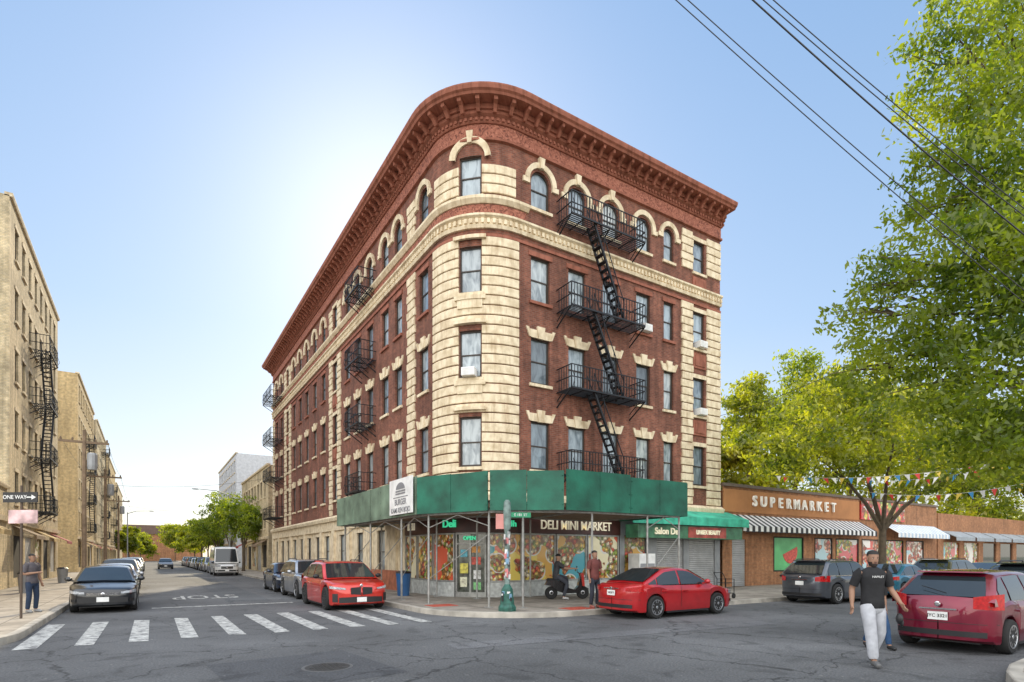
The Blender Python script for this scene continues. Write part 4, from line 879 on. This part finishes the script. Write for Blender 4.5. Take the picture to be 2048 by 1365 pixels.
    if detail>1:
        for sg in (-1,1): patch(1,sg*.76,sg*.9,lambda q:(gz[0][0]+.03,gz[0][0]+(.12 if not kidney else .30)),'fog_lamp',MT['black'],.014,4)
        g=MB(); zz=(gz[1][0]+gz[1][1])/2
        if not kidney:
            for k in range(3):
                z=lerp(gz[1][0],gz[1][1],(k+.5)/3); g.grid([[npt(1,lerp(-.46,.46,i/8),z-.006,.022),npt(1,lerp(-.46,.46,i/8),z+.006,.022)] for i in range(9)])
            g.build('grille_bars',MT['chrome'],t,world=False)
        if badge:
            if kidney: zz=gz[1][1]+.05
            MB().lathe([(.05,Lh-.06*kidney+.02),(.05,Lh-.06*kidney+.035),(.03,Lh-.06*kidney+.04)],14,'x',(0,0,zz)).build('badge',MT['chrome'],t,world=False)
            MB().lathe([(.05,-Lh-.015),(.05,-Lh-.03),(.03,-Lh-.035)],14,'x',(0,0,{'sedan':.86,'suv':1.0,'hatch':.90,'van':1.}[kind])).build('badge',MT['chrome'],t,world=False)
    tz={'sedan':(.80,.94),'suv':(.86,1.12),'hatch':(.84,1.16),'van':(.8,1.2)}[kind]
    for sg in (-1,1): patch(-1,sg*.60,sg*.965,lambda q:(tz[0]-.02*q,tz[1]-(.05 if kind!='sedan' else 0)-(.06*(1-q))),'tail_light',MT['tail'],.02)
    patch(-1,-.8,.8,lambda q:(.32,.42),'rear_valance',MT['black'])
    if detail>1: patch(-1,-.93,.93,lambda q:(.555,.565),'bumper_seam',MT['black'],.006,12)
    pz={'sedan':.74,'suv':.78,'hatch':.68,'van':.6}[kind]
    for s,z in ((-1,pz),(1,gz[0][0]+.1)):
        x=s*(Lh+.018); o=MB().box(min(x,x+s*.012),max(x,x+s*.012),-.16,.16,z-.075,z+.075).build('number_plate',MT['white'],t,world=False)
        if plate_txt and s==plate_txt[0]:
            me=textmesh(plate_txt[1],.085,MT['dark'],.002,.001); link('plate_lettering',me,o,False,(x+s*.015,0,z),rot=(pi/2,0,pi/2*s))
    if detail>1:
        for s,z in ((-1,pz+.12),): MB().box(-Lh-.035,-Lh-.005,-.3,.3,z,z+.025).build('trunk_trim',MT['chrome'],t,world=False)
        dx=[c0-.12,K['side'][0][1]-.04,max(K['rx']+.15,K['side'][1][1]-.03) if len(K['side'])>1 else .9]
        for sg in (-1,1):
            seams=MB()
            for x in dx:
                rows=[]
                for k in range(7):
                    z1=interp(x,top); z0=bot(x); z=lerp(max(z0,.3),z1-.06,k/6); f=.995 if z<z1-.14 else .975
                    rows.append([(x-.006,sg*(wid(x)*f+.006),z),(x+.006,sg*(wid(x)*f+.006),z)])
                seams.grid(rows)
            seams.build('door_seams',MT['black'],t,world=False)
            for x in (dx[1]+.16,dx[2]+.16): MB().box(x-.09,x+.09,min(sg*(W-.02),sg*(W+.03)),max(sg*(W-.02),sg*(W+.03)),zb-.17,zb-.14).build('door_handle',paint,t,world=False)
            tr=MB().grid([[(x,sg*(wy(zb)+.012),zb+.015),(x,sg*(wy(zb)+.012),zb+.035)] for x in [lerp(c3+.3,c0-.25,k/10) for k in range(11)]]); tr.build('window_trim',MT['chrome'],t,world=False)
            if kind=='suv':
                MB().tube([(c1-.2,sg*(Wr-.06),zt),(c1-.35,sg*(Wr-.06),zt+.05),(c2+.25,sg*(Wr-.06),zt+.05),(c2+.1,sg*(Wr-.06),zt-.01)],.018,6).build('roof_rail',MT['black'],t,world=False)
    if detail>0:
        for sg in (-1,1):
            m_=MB().ell((c0-.42,sg*(W+.10),zb+.10),(.07,.11,.075),10,6); m_.bar((c0-.42,sg*(W-.08),zb+.03),(c0-.42,sg*(W+.06),zb+.07),.05); m_.build('mirror',paint if kind!='van' and not darkrim else MT['black'],t,world=False,smooth=50)
    ty,rm=wheelmesh(r,darkrim)
    for xc in (K['fx'],K['rx']):
        for sg in (-1,1):
            o=link('wheel',ty,t,False,(xc,sg*(W-.115),r)); link('rim',rm,o,False)
    return t
def paint(name,col,metal=.35,rough=.28):
    m,nt,p=nt_new(name); L=nt.links
    n=nd(nt,'ShaderNodeTexNoise'); n.inputs['Scale'].default_value=2.5; tc=nd(nt,'ShaderNodeTexCoord'); L.new(tc.outputs['Object'],n.inputs['Vector'])
    r=ramp(nt,[(.35,cl(col,.88)),(.65,cl(col,1.08))]); L.new(n.outputs['Fac'],r.inputs[0]); L.new(r.outputs[0],p.inputs['Base Color'])
    p.inputs['Metallic'].default_value=metal; p.inputs['Roughness'].default_value=rough; p.inputs['Coat Weight'].default_value=1; p.inputs['Coat Roughness'].default_value=.03
    return m
red1=paint('bright_red_paint',(.62,.03,.018),.25); red2=paint('signal_red_paint',(.46,.012,.016),.25); mar=paint('maroon_red_paint',(.20,.008,.03),.5)
blk=paint('black_car_paint',(.010,.012,.016),.2); gry=paint('grey_car_paint',(.10,.11,.13),.6); sil=paint('silver_car_paint',(.42,.43,.45),.7); dk=paint('dark_blue_paint',(.02,.03,.06),.4); teal=paint('teal_car_paint',(.02,.16,.25),.4); gold=paint('olive_car_paint',(.10,.095,.05),.5); wht=paint('white_car_paint',(.72,.72,.70),0)
near='cars parked around the intersection'
car('sport','bright red sport SUV with black rims parked beside the sidewalk shed',(5.9,20.75,0),-pi/2,red1,near,darkrim=True,kidney=True)
car('suv','silver SUV parked directly behind the red SUV',(6.1,26.2,0),-pi/2,sil,near)
car('sedan','dark blue sedan parked third from the corner behind the silver SUV',(6.15,31.6,0),-pi/2,dk,near)
car('sedan','black sedan facing the camera at the left kerb',(-1.2,24.2,0),-pi/2,blk,near)
car('sedan','pale silver car parked behind the black sedan on the left',(-1.25,30.7,0),-pi/2,sil,near)
car('sedan','glossy red sedan parked in front of the salon shutters',(13.55,12.35,0),0,red2,near,plate_txt=(-1,'HKB 9'))
car('suv','dark grey SUV seen from behind in front of the supermarket',(23.0,12.25,0),0,gry,near)
car('hatch','maroon hatchback seen from behind at the right edge',(14.5,4.72,0),0,mar,near,plate_txt=(-1,'JYC 3321'))
car('sedan','teal blue car behind the walking man at the far kerb',(28.2,12.2,0),0,teal,near)
car('suv','olive SUV parked past the teal car',(33.5,12.2,0),0,gold,near)
car('suv','black SUV parked in front of the maroon hatchback',(19.2,4.75,0),0,blk,near)
car('sedan','silver sedan farther along the far kerb under the trees',(38.8,12.2,0),0,sil,near)
car('suv','olive gold SUV between the black SUV and the white van',(24.5,4.8,0),0,gold,near)
car('van','white van parked far down the right street',(30.2,5.0,0),0,wht,near,name='parked_van',cat='van')
car('van','white delivery van parked at the kerb down the left street',(5.95,59.5,0),-pi/2,wht,None,name='delivery_van',cat='van')
far='cars parked far down the left street'
nth=('first','second','third','fourth','fifth','sixth','seventh','eighth','ninth','tenth')
y=66
for i,(k,p_,d) in enumerate((('sedan',dk,'dark blue'),('suv',sil,'silver'),('sedan',gry,'grey'),('suv',blk,'black'),('sedan',sil,'pale silver'),('sedan',wht,'white'),('suv',dk,'navy'),('sedan',red2,'red'),('sedan',gry,'slate'),('suv',sil,'light metallic'))):
    car(k,'%s %s parked %s behind the white delivery van'%(d,'SUV' if k=='suv' else 'sedan',nth[i]),(6.1,y,0),-pi/2,p_,far,detail=0); y+=6
y=38
for i,(k,p_,d) in enumerate((('suv',gry,'grey'),('sedan',blk,'black'),('sedan',dk,'navy blue'),('suv',sil,'silver'),('sedan',wht,'white'),('sedan',gry,'slate grey'),('suv',blk,'dark'))):
    car(k,'%s %s parked at the left kerb, %s past the pale silver car'%(d,'SUV' if k=='suv' else 'sedan',nth[i]),(-1.3,y,0),-pi/2,p_,far,detail=0); y+=7
car('sedan','dark car driving in the middle of the left street',(2.0,92,0),-pi/2,gry,None,name='moving_car',detail=0)
# ---------------------------------------------------------------- people
def skinmesh(vs,es,rs,mat,name,sub=2):
    me=bpy.data.meshes.new(name); me.from_pydata(vs,es,[]); o=bpy.data.objects.new('tmp',me); COL.objects.link(o)
    sk=o.modifiers.new('s','SKIN'); sk.branch_smoothing=.4
    for i,r in enumerate(rs):
        d=me.skin_vertices[0].data[i]; d.radius=(r,r) if not hasattr(r,'__len__') else r; d.use_root=(i==0)
    ss=o.modifiers.new('d','SUBSURF'); ss.levels=sub; ss.render_levels=sub
    dg=bpy.context.evaluated_depsgraph_get(); dg.update(); m2=bpy.data.meshes.new_from_object(o.evaluated_get(dg)); bpy.data.objects.remove(o)
    m2.materials.clear(); m2.materials.append(mat); m2.polygons.foreach_set('use_smooth',[True]*len(m2.polygons)); return m2
DEF=dict(pel=(0,0,.97),spi=(0,.01,1.15),che=(0,0,1.34),nec=(0,.005,1.495),jaw=(0,-.02,1.575),hed=(0,-.01,1.645),
 shL=(.185,0,1.43),elL=(.235,.03,1.15),wrL=(.25,-.05,.91),shR=(-.185,0,1.43),elR=(-.235,.03,1.15),wrR=(-.25,-.05,.91),
 hiL=(.10,0,.93),knL=(.12,-.03,.50),anL=(.13,.02,.09),hiR=(-.10,0,.93),knR=(-.12,-.03,.50),anR=(-.13,.02,.09),toL=(.15,-.15,.035),toR=(-.15,-.15,.035))
def headrows(hc):
    rows=[]; N=20
    prof=[(-.135,.030,.050,.02),(-.125,.042,.066,.025),(-.105,.052,.076,.035),(-.08,.060,.080,.05),(-.055,.066,.082,.07),(-.03,.070,.082,.084),(0,.073,.080,.095),(.03,.076,.082,.102),(.06,.075,.080,.103),(.085,.068,.070,.095),(.105,.052,.05,.075),(.118,.028,.025,.045),(.122,.004,.004,.01)]
    for z,w,f,b in prof:
        r=[]
        for i in range(N):
            a=2*pi*i/N; c,s_=math.cos(a),math.sin(a)
            y=b*s_ if s_>0 else f*s_
            x=w*(abs(c)**.85)*(1 if c>0 else -1)
            if abs(c)<.2 and s_<0 and -.05<z<.005: y-=.012+.010*(z<-.02)
            r.append((hc.x+x,hc.y+y,hc.z+z))
        rows.append(r)
    return rows
def loft(mb,rings,seg=20):
    # rings: (centre, half width, half depth)
    mb.grid([[(c.x+w_*math.cos(2*pi*k/seg),c.y+d_*math.sin(2*pi*k/seg),c.z) for k in range(seg)] for c,w_,d_ in rings],0,True)
XU=Vector((1,0,0))
def person(label,loc,rz,pose={},skin='skin',shirt=(.02,.02,.022),pants=(.4,.4,.4),shoe=(.02,.02,.02),hair='short',scale=1.,cap=None,baggy=0):
    J={k:Vector(v) for k,v in DEF.items()}; J.update({k:Vector(v) for k,v in pose.items()})
    t=thing('person',label,'person',loc,rz); t.scale=(scale,)*3
    vs=[];es=[];rs=[]
    def V(p,r,par=None):
        vs.append(tuple(p)); rs.append(r)
        if par is not None: es.append((par,len(vs)-1))
        return len(vs)-1
    pel=V(J['pel'],.10); spi=V(J['spi'],.095,pel); che=V(J['che'],.10,spi); nec=V(J['nec'],.055,che); jaw=V(J['jaw'],.056,nec); hed=V(J['hed'],.066,jaw)
    for s in 'LR':
        sg=1 if s=='L' else -1
        sh=V(J['sh'+s],.052,che); el=V(J['el'+s],.044,V(J['sh'+s].lerp(J['el'+s],.5),.052,sh)); wr=V(J['wr'+s],.029,V(J['el'+s].lerp(J['wr'+s],.35),.046,el))
        d=(J['wr'+s]-J['el'+s]).normalized(); side=Vector((0,-1,0)); side=(side-d*side.dot(d)).normalized(); nrm=d.cross(side)*sg
        pal=V(J['wr'+s]+d*.05,.034,wr)
        for k in range(4):
            b=J['wr'+s]+d*.085+side*(.030-.02*k); l=(.07,.08,.075,.058)[k]
            a1_=V(b,.012,pal); a2_=V(b+d*l*.5,.0105,a1_); V(b+d*l*.9+nrm*.02*-1,.009,a2_)
        b=J['wr'+s]+d*.035+side*.035; a1_=V(b,.013,pal); V(b+d*.04+side*.02,.011,a1_)
        hi=V(J['hi'+s],.08,pel); kn=V(J['kn'+s],.052,V(J['hi'+s].lerp(J['kn'+s],.5),.07,hi)); an=V(J['an'+s],.038,V(J['kn'+s].lerp(J['an'+s],.35),.05,kn)); V(J['to'+s],.032,an)
    bmsh=skinmesh(vs,es,rs,MT[skin],'body'); b=bmesh.new(); b.from_mesh(bmsh); hr=headrows(J['hed']); n=len(hr[0])
    R=[[b.verts.new(p) for p in r] for r in hr]
    for i in range(len(R)-1):
        for k in range(n): f=b.faces.new((R[i][k],R[i][(k+1)%n],R[i+1][(k+1)%n],R[i+1][k])); f.smooth=True
    b.to_mesh(bmsh); b.free(); link('body',bmsh,t,False)
    z=lambda v,dz: v+Vector((0,0,dz))
    m=MB(); pe,sp,ch,ne=J['pel'],J['spi'],J['che'],J['nec']
    loft(m,[(z(pe,-.10),.158,.115),(z(pe,-.09),.172,.128),(z(pe,.03),.165,.122),(sp,.158,.115),(sp.lerp(ch,.55),.170,.120),(ch,.185,.124),(z(ch,.07),.200,.115),(z(ne,-.045),.17,.095),(z(ne,-.015),.115,.078),(z(ne,.012),.070,.064),(z(ne,.014),.058,.056)])
    for s in 'LR':
        sh,el=J['sh'+s],J['el'+s]; inn=sh.lerp(ch,.25)
        m.tube([inn,sh.lerp(inn,.25)+Vector((0,0,.005)),sh.lerp(el,.12),sh.lerp(el,.45),sh.lerp(el,.8),sh.lerp(el,.81)],[.06,.073,.074,.068,.066,.056],16,0,True,XU if abs((el-sh).normalized().x)<.8 else None)
    m.build('shirt',M('shirt_cloth',shirt,.85,0,.25,7,.7,8),t,smooth=60,world=False)
    m=MB(); loft(m,[(z(pe,.06),.145,.105),(z(pe,-.0),.158,.118),(z(pe,-.08),.166,.122),(z(pe,-.15),.155,.112),(z(pe,-.2),.06,.06)])
    for s in 'LR':
        hi,kn,an=J['hi'+s],J['kn'+s],J['an'+s]; e=an+(kn-an)*.06
        m.tube([z(hi,-.02),hi.lerp(kn,.25),hi.lerp(kn,.6),kn.lerp(hi,.06),kn.lerp(an,.12),kn.lerp(an,.55),an.lerp(kn,.16),e,e+(kn-an)*.01],[.088+baggy*.5,.088+baggy,.078+baggy,.070+baggy,.068+baggy,.062+baggy,.058+baggy,.050+baggy*.5,.04],16,0,True,XU)
    m.build('trousers',M('trouser_cloth',pants,.9,0,.2,7,.8,6),t,smooth=60,world=False)
    for s in 'LR':
        a,b=J['an'+s],J['to'+s]; d=(b-a); h=a-d*.25; h.z=min(a.z,max(.05,a.z-.04)) if a.z<.15 else a.z-.05
        link('shoe',skinmesh([tuple(h),tuple(a.lerp(b,.5)-Vector((0,0,.01))),tuple(b+d.normalized()*.03)],[(0,1),(1,2)],[.05,.052,.042],M('shoe_leather',shoe,.5),'shoe',2),t,False)
    hc=J['hed']
    for sg in (-1,1):
        MB().ell(hc+Vector((sg*.029,-.073,-.004)),(.011,.006,.006),8,5).build('eye',M('eye_white',(.5,.48,.45)),t,world=False,smooth=60)
        MB().ell(hc+Vector((sg*.029,-.078,-.004)),(.006,.003,.006),8,5).build('pupil',MT['hair'],t,world=False,smooth=60)
        MB().ell(hc+Vector((sg*.029,-.080,.014)),(.016,.005,.0035),8,4).build('eyebrow',MT['hair'],t,world=False,smooth=60)
        MB().ell(hc+Vector((sg*.075,.012,-.015)),(.010,.020,.030),8,5).build('ear',MT[skin],t,world=False,smooth=60)
    MB().ell(hc+Vector((0,-.083,-.074)),(.022,.006,.006),8,5).build('mouth',M('lips',(.2,.08,.07)),t,world=False,smooth=60)
    if hair!='none':
        m=MB(); rr=[[tuple((Vector(p)-hc)*1.035+hc) for p in r] for r in hr[7:]]
        back=[tuple((Vector(p)-hc)*1.04+hc) for p in hr[4]]
        rr[0]=[(rr[0][i][0],rr[0][i][1],hc.z+.06) if rr[0][i][1]<hc.y else back[i] for i in range(n)]
        m.grid(rr,0,True); m.build('hair',MT['hair'],t,world=False,smooth=60)
    if hair=='beard':
        m=MB(); rr=[[tuple((Vector(p)-hc)*1.045+hc) for p in r] for r in hr[0:5]]
        for i in range(4):
            for k in range(n):
                if (i==3 and abs(rr[i][k][0]-hc.x)<.045 and rr[i][k][1]<hc.y) or rr[i][k][1]>hc.y+.03: continue
                m.add([rr[i][k],rr[i][(k+1)%n],rr[i+1][(k+1)%n],rr[i+1][k]],[(0,1,2,3)])
        m.ell(hc+Vector((0,-.088,-.062)),(.026,.005,.005),8,4)
        m.build('beard',M('beard_hair',(.03,.02,.016),.8),t,world=False)
    if cap:
        m_=MB().ell(hc+Vector((0,.01,.04)),(.088,.108,.095),14,7,z0=.0); m_.add([hc+Vector(v) for v in ((-.06,-.08,.045),(.06,-.08,.045),(.05,-.17,.035),(-.05,-.17,.035))],[(0,1,2,3)]); m_.build('cap',M('cap_cloth',cap,.8),t,world=False,smooth=60)
    return t
wp=pix(1745,1326,9.45)
W1=person('bearded man in black T-shirt and pale grey sweatpants walking towards the camera',(wp.x,wp.y,0),-YAW-.12,
  dict(knL=(.10,-.02,.49),anL=(.07,.20,.12),toL=(.08,.07,.035),hiL=(.095,.03,.93),hiR=(-.095,-.03,.93),knR=(-.11,-.18,.52),anR=(-.10,-.25,.10),toR=(-.11,-.41,.05),elL=(.265,.0,1.16),wrL=(.32,-.17,.96),elR=(-.27,.07,1.17),wrR=(-.30,.0,.92),shL=(.195,0,1.43),shR=(-.195,0,1.43)),
  'skin',(.016,.016,.018),(.42,.43,.46),(.12,.12,.12),'beard',1.07,baggy=.014)
m_=textmesh('HAMLET',.045,MT['white'],.001); link('shirt_print',m_,W1,False,(0.02,-.131,1.36),rot=(pi/2,0,0))
gl=pix(1799,1238,9.2); g=tag(MB().ell((gl.x,gl.y,gl.z),(.045,.055,.09),10,6).ell((gl.x+.035,gl.y-.02,gl.z-.07),(.035,.03,.06),8,5).build('gloves',MT['black'],smooth=60),'pair of black gloves held in the walking man\'s left hand','gloves')
wp=pix(1752,1298,11.1)
person('person in dark blue trousers walking hidden behind the bearded man',(wp.x,wp.y,0),-YAW,dict(knL=(.12,-.18,.52),anL=(.13,-.25,.1),toL=(.15,-.42,.05),anR=(-.12,.22,.14),toR=(-.13,.1,.04),elL=(.2,.03,1.15),wrL=(.21,0,.92)),'skin',(.02,.02,.022),(.02,.06,.14),(.02,.02,.02),'short',.86)
person('person in dark red top and jeans standing at the shed post by the red sedan',(11.9,13.8,.15),-YAW+.6,dict(wrL=(.12,-.22,1.12),elL=(.24,-.02,1.16)),'skin',(.14,.04,.035),(.03,.035,.05),(.3,.1,.08),'short',1.03)
lp=pix(64,1225,16.6)
person('person in dark top and dark jeans standing by the one way sign at far left',(lp.x,lp.y,.15),.9,dict(wrR=(-.1,-.25,1.2)),'skin',(.10,.09,.10),(.02,.035,.07),(.25,.25,.25),'short',.97)
mx,my=13.45,17.2
MP=thing('moped','black moped with red trim parked under the shed in front of the deli','moped',(mx,my,.15),-.45)
for x in (-.6,.62):
    o=link('wheel',MB().lathe([(.16,-.045),(.23,-.05),(.245,-.02),(.245,.02),(.23,.05),(.16,.045)],22,'y').mesh('wheel',MT['rubber'],40),MP,False,(x,0,.245)); link('rim',MB().lathe([(.165,-.03),(.05,-.05),(.05,.05),(.165,.03)],14,'y').mesh('rim',MT['rim'],40),o,False)
MB().prism([(-.85,.55),(-.75,.72),(-.1,.70),(-.02,.45),(.3,.36),(.42,.5),(.52,.95),(.6,.92),(.56,.45),(.4,.24),(-.1,.22),(-.35,.3),(-.6,.5)],-.13,.13).build('body',M('moped_black',(.02,.02,.022),.25,coat=.8),MP,world=False)
MB().prism([(-.8,.72),(-.72,.80),(-.2,.80),(-.1,.71)],-.12,.12).build('seat',MT['rubber'],MP,world=False)
MB().prism([(.58,.5),(.66,.5),(.62,.98),(.5,1.0)],-.2,.2).build('front_shield',M('moped_red',(.45,.03,.02),.3,coat=.8),MP,world=False)
h=MB(); h.tube([(.48,-.33,1.02),(.52,0,.98),(.48,.33,1.02)],.016,6); h.tube([(.52,0,.95),(.63,0,.3)],.03,6); h.bar((.5,.3,1.0),(.48,.36,1.2),.012); h.ell((.48,.37,1.22),(.02,.06,.04),8,5); h.build('handlebar',MT['black'],MP,world=False)
MB().ell((.66,0,.85),(.05,.08,.08),10,6).build('headlight',MT['lens'],MP,world=False,smooth=60)
MB().prism([(.42,.47),(.62,.53),(.84,.4),(.84,.36),(.62,.49),(.42,.43)],-.07,.07).build('mudguard',MT['black'],MP,world=False)
c,s=math.cos(-.45),math.sin(-.45); rx_,ry_=mx-.42*c,my-.42*s
person('rider in dark clothes and cap sitting on the moped outside the deli',(rx_,ry_,.15),-.45+pi/2,dict(pel=(0,0,.90),spi=(0,-.02,1.06),che=(0,-.05,1.25),nec=(0,-.07,1.41),jaw=(0,-.10,1.49),hed=(0,-.095,1.56),shL=(.18,-.06,1.34),elL=(.26,-.32,1.15),wrL=(.30,-.64,1.15),shR=(-.18,-.06,1.34),elR=(-.26,-.32,1.15),wrR=(-.30,-.64,1.15),
  hiL=(.1,-.05,.86),knL=(.2,-.45,.78),anL=(.17,-.48,.36),toL=(.18,-.66,.32),hiR=(-.1,-.05,.86),knR=(-.28,-.38,.60),anR=(-.32,-.22,.1),toR=(-.34,-.40,.04)),'skin2',(.05,.05,.055),(.05,.055,.07),(.5,.5,.5),'none',1.02,cap=(.02,.02,.02))
# ---------------------------------------------------------------- street furniture, wires
sp_=pix(42,1237,15.0)
SPo=thing('street_sign','black one way sign above a red plate on a rusty pole at far left','sign',(sp_.x,sp_.y,.15),-.62)
MB().tube([(0,0,0),(.02,0,3.5)],.032,8).build('pole',M('rusty_pole',(.10,.07,.05),.7),SPo,world=False)
MB().box(-.45,.5,-.05,-.03,3.05,3.32).build('sign_plate',MT['black'],SPo,world=False)
MB().prism([(.2,3.17),(.34,3.17),(.34,3.12),(.46,3.185),(.34,3.25),(.34,3.2),(.2,3.2)],-.056,-.05).build('arrow',MT['white'],SPo,world=False)
link('lettering',textmesh('ONE WAY',.14,MT['white'],.002,.002),SPo,False,(-.12,-.056,3.185),rot=(pi/2,0,0))
MB().box(-.3,.5,-.05,-.035,2.5,2.85).build('red_white_plate',M('faded_red_white_plate',(.62,.42,.42),.5,0,.6,3),SPo,world=False)
def pole(name,label,x,y,h,cat='pole',arm=None,r=.13,mat=None,cross=True):
    t=thing(name,label,cat,(x,y,.15)); MB().tube([(0,0,0),(0,0,h*.5),(0,0,h)],[r,r*.85,r*.65],8).build('shaft',mat or MT['wood'],t,world=False)
    if cross:
        c_=MB().box(-1.1,1.1,-.05,.05,h-.7,h-.58)
        for k in (-1,-.5,.5,1): c_.lathe([(.04,h-.58),(.05,h-.5),(.03,h-.42)],6,'z',(k,0,0))
        c_.build('crossarm',MT['wood'],t,world=False); MB().lathe([(.22,h-2.1),(.24,h-1.9),(.24,h-1.3),(.2,h-1.2)],12,'z',(.35,0,0)).build('transformer',MT['grey'],t,world=False)
    if arm:
        MB().tube([(0,0,h-.2),(arm*.4,0,h+.25),(arm,0,h+.35)],[.06,.045,.035],6).build('arm',MT['grey'],t,world=False)
        MB().ell((arm+.25*(1 if arm>0 else -1),0,h+.33),(.4,.14,.08),12,6).build('lamp_head',MT['grey'],t,world=False,smooth=60)
    return t
pole('utility_pole','tall wooden utility pole with crossarm on the left pavement',-2.9,38.2,8.4)
pole('utility_pole','second wooden utility pole farther down the left pavement',-2.9,56,8.6)
pole('utility_pole','third wooden utility pole in the distance on the left',-2.9,80,8.6)
pole('street_lamp','street lamp with a long arm over the road beyond the corner block',7.9,72.8,8.8,'street lamp',-3.2,.11,MT['grey'],False)
pole('street_lamp','distant street lamp on the left pavement',-2.8,110,8.6,'street lamp',3.,.11,MT['grey'],False)
def wire(label,a,b,sag,r=.012,grp=None):
    a=Vector(a);b=Vector(b); pts=[a.lerp(b,k/24)-Vector((0,0,sag*4*(k/24)*(1-k/24))) for k in range(25)]
    return tag(MB().tube(pts,r,5).build('overhead_wire',MT['black']),label,'wire',grp)
W_=[((1318,-30,10),(2120,665,11),'lowest thin overhead wire at upper right'),((1342,-30,10),(2120,640,11),'second lowest overhead wire at upper right'),((1472,-30,9.5),(2110,520,10.5),'thick middle overhead wire at upper right'),((1492,-30,9.5),(2110,480,10.5),'overhead wire just above the thick middle wire'),((1512,-30,9.5),(2110,465,10.5),'topmost overhead wire at upper right')]
for k,(a,b,l) in enumerate(W_): wire(l,pix(*a),pix(*b),.08,.009 if k!=2 else .014,'overhead wires at upper right')
wire('thin wire running from the brick block up into the trees',pix(1440,832,29),pix(1720,720,24),.2,.012)
lmr=('left','middle','right')
for k,(x,z) in enumerate(((-3.9,8.1),(-2.9,8.2),(-1.9,8.1))):
    wire('%s power line between the first and second utility pole'%lmr[k],(x,38.2,z),(x,56,z+.2),.3,.008,'power lines on the left'); wire('%s power line beyond the second utility pole'%lmr[k],(x,56,z+.2),(x,110,z+.2),.6,.01,'power lines on the left')
wire('service wire crossing the left street from pole to corner block',(-2.9,56,7.5),(10.0,57,9.2),.5,.012)
wire('low service wire crossing the left street in the distance',(-2.9,80,7.8),(9.8,84,8.5),.8,.012)
fc=[MT['white'],M('flag_blue',(.05,.25,.5),.6),M('flag_red',(.6,.05,.04),.6),M('flag_yellow',(.7,.5,.08),.6),MT['white']]
def bunting(label,a,b,sag,n):
    a=Vector(a);b=Vector(b); t=thing('bunting',label,'bunting',tuple(a),0,'pennant strings in front of the supermarket')
    f=lambda q:a.lerp(b,q)-Vector((0,0,sag*4*q*(1-q)))
    MB().tube([f(k/20) for k in range(21)],.006,4).build('string',MT['white'],t)
    d=(b-a).normalized()
    for k in range(n):
        p=f((k+.5)/n); w_=.10; tw=Vector((random.uniform(-.1,.1),random.uniform(-.15,.15),-.28)); MB().add([p-d*w_,p+d*w_,p+tw],[(0,1,2)]).build('pennant',fc[(k*3+n)%5],t,recalc=False)
bunting('string of white blue and red pennants across the supermarket front',pix(1550,952,27),pix(2000,925,21),.3,24)
bunting('lower string of pennants sagging towards the street tree',pix(1720,960,26),pix(2060,915,19),.3,18)
bunting('third string of pennants at the far right under the leaves',pix(1740,985,25),pix(2080,960,19),.3,16)
def bag(label,x,y,s,grp='rubbish bags'):
    m_=MB().lathe([(.02,0),(.26*s,.02),(.32*s,.18),(.28*s,.38),(.14*s,.52),(.05*s,.58),(.09*s,.66)],12)
    for i,v in enumerate(m_.v): m_.v[i]=(v[0]*(1+random.uniform(-.12,.12))+x,v[1]*(1+random.uniform(-.12,.12))+y,v[2]+.15)
    tag(m_.build('rubbish_bag',M('black_bag_plastic',(.015,.015,.017),.25),smooth=60),label,'rubbish bag',grp)
bag('black rubbish bag on the pavement between red sedan and grey SUV',17.6,14.3,1.0); bag('smaller black rubbish bag leaning on the other near the grey SUV',18.2,14.5,.8)
cr=thing('folding_cart','black folding shopping cart on the pavement near the grey SUV','cart',(18.9,14.2,.15))
m_=MB()
for x in (-.25,.25):
    for y_ in (-.2,.2): m_.bar((x,y_,.1),(x,y_,.75),.02)
for z in (.2,.4,.6,.75): 
    for a,b in (((-.25,-.2),(.25,-.2)),((.25,-.2),(.25,.2)),((.25,.2),(-.25,.2)),((-.25,.2),(-.25,-.2))): m_.bar((*a,z),(*b,z),.014)
m_.bar((-.25,-.2,.75),(-.45,-.2,1.0),.02); m_.bar((-.25,.2,.75),(-.45,.2,1.0),.02); m_.bar((-.45,-.2,1.),(-.45,.2,1.),.025); m_.build('basket',MT['iron'],cr,world=False)
for y_ in (-.22,.22): link('wheel',MB().lathe([(.1,-.02),(.1,.02)],14,'y').mesh('wheel',MT['rubber']),cr,False,(.2,y_,.1))
bb=thing('refuse_bin','blue plastic refuse bin beside the shed post on the left','bin',(8.9,22.3,.15))
MB().lathe([(.24,0),(.3,.85),(.32,.9),(.3,.92)],14).build('drum',M('blue_plastic',(.03,.12,.30),.5),bb,world=False,smooth=40); MB().lathe([(.33,.93),(.3,1.0),(.05,1.04)],14).build('lid',MT['black'],bb,world=False,smooth=40)
ic=thing('ice_chest','white ice freezer standing outside the salon shutter','freezer',(19.0,18.75,.15))
MB().box(-.5,.5,-.35,.35,0,1.75).build('cabinet',MT['white'],ic,world=False); MB().box(-.44,.44,-.37,-.352,.3,1.3).build('door',MT['grey'],ic,world=False)
for i,(x,y_) in enumerate(((-4.6,33),(-4.8,36.5),(-4.4,44))):
    b=thing('refuse_bin','%s grey bin in front of the left tenement shops'%('nearest','middle','farthest')[i],'bin',(x,y_,.15),0,'bins by the left shops'); MB().lathe([(.22,0),(.28,.8),(.3,.85)],12).build('drum',MT['grey'],b,world=False,smooth=40); MB().lathe([(.31,.86),(.2,.95)],12).build('lid',MT['black'],b,world=False)
print('done')
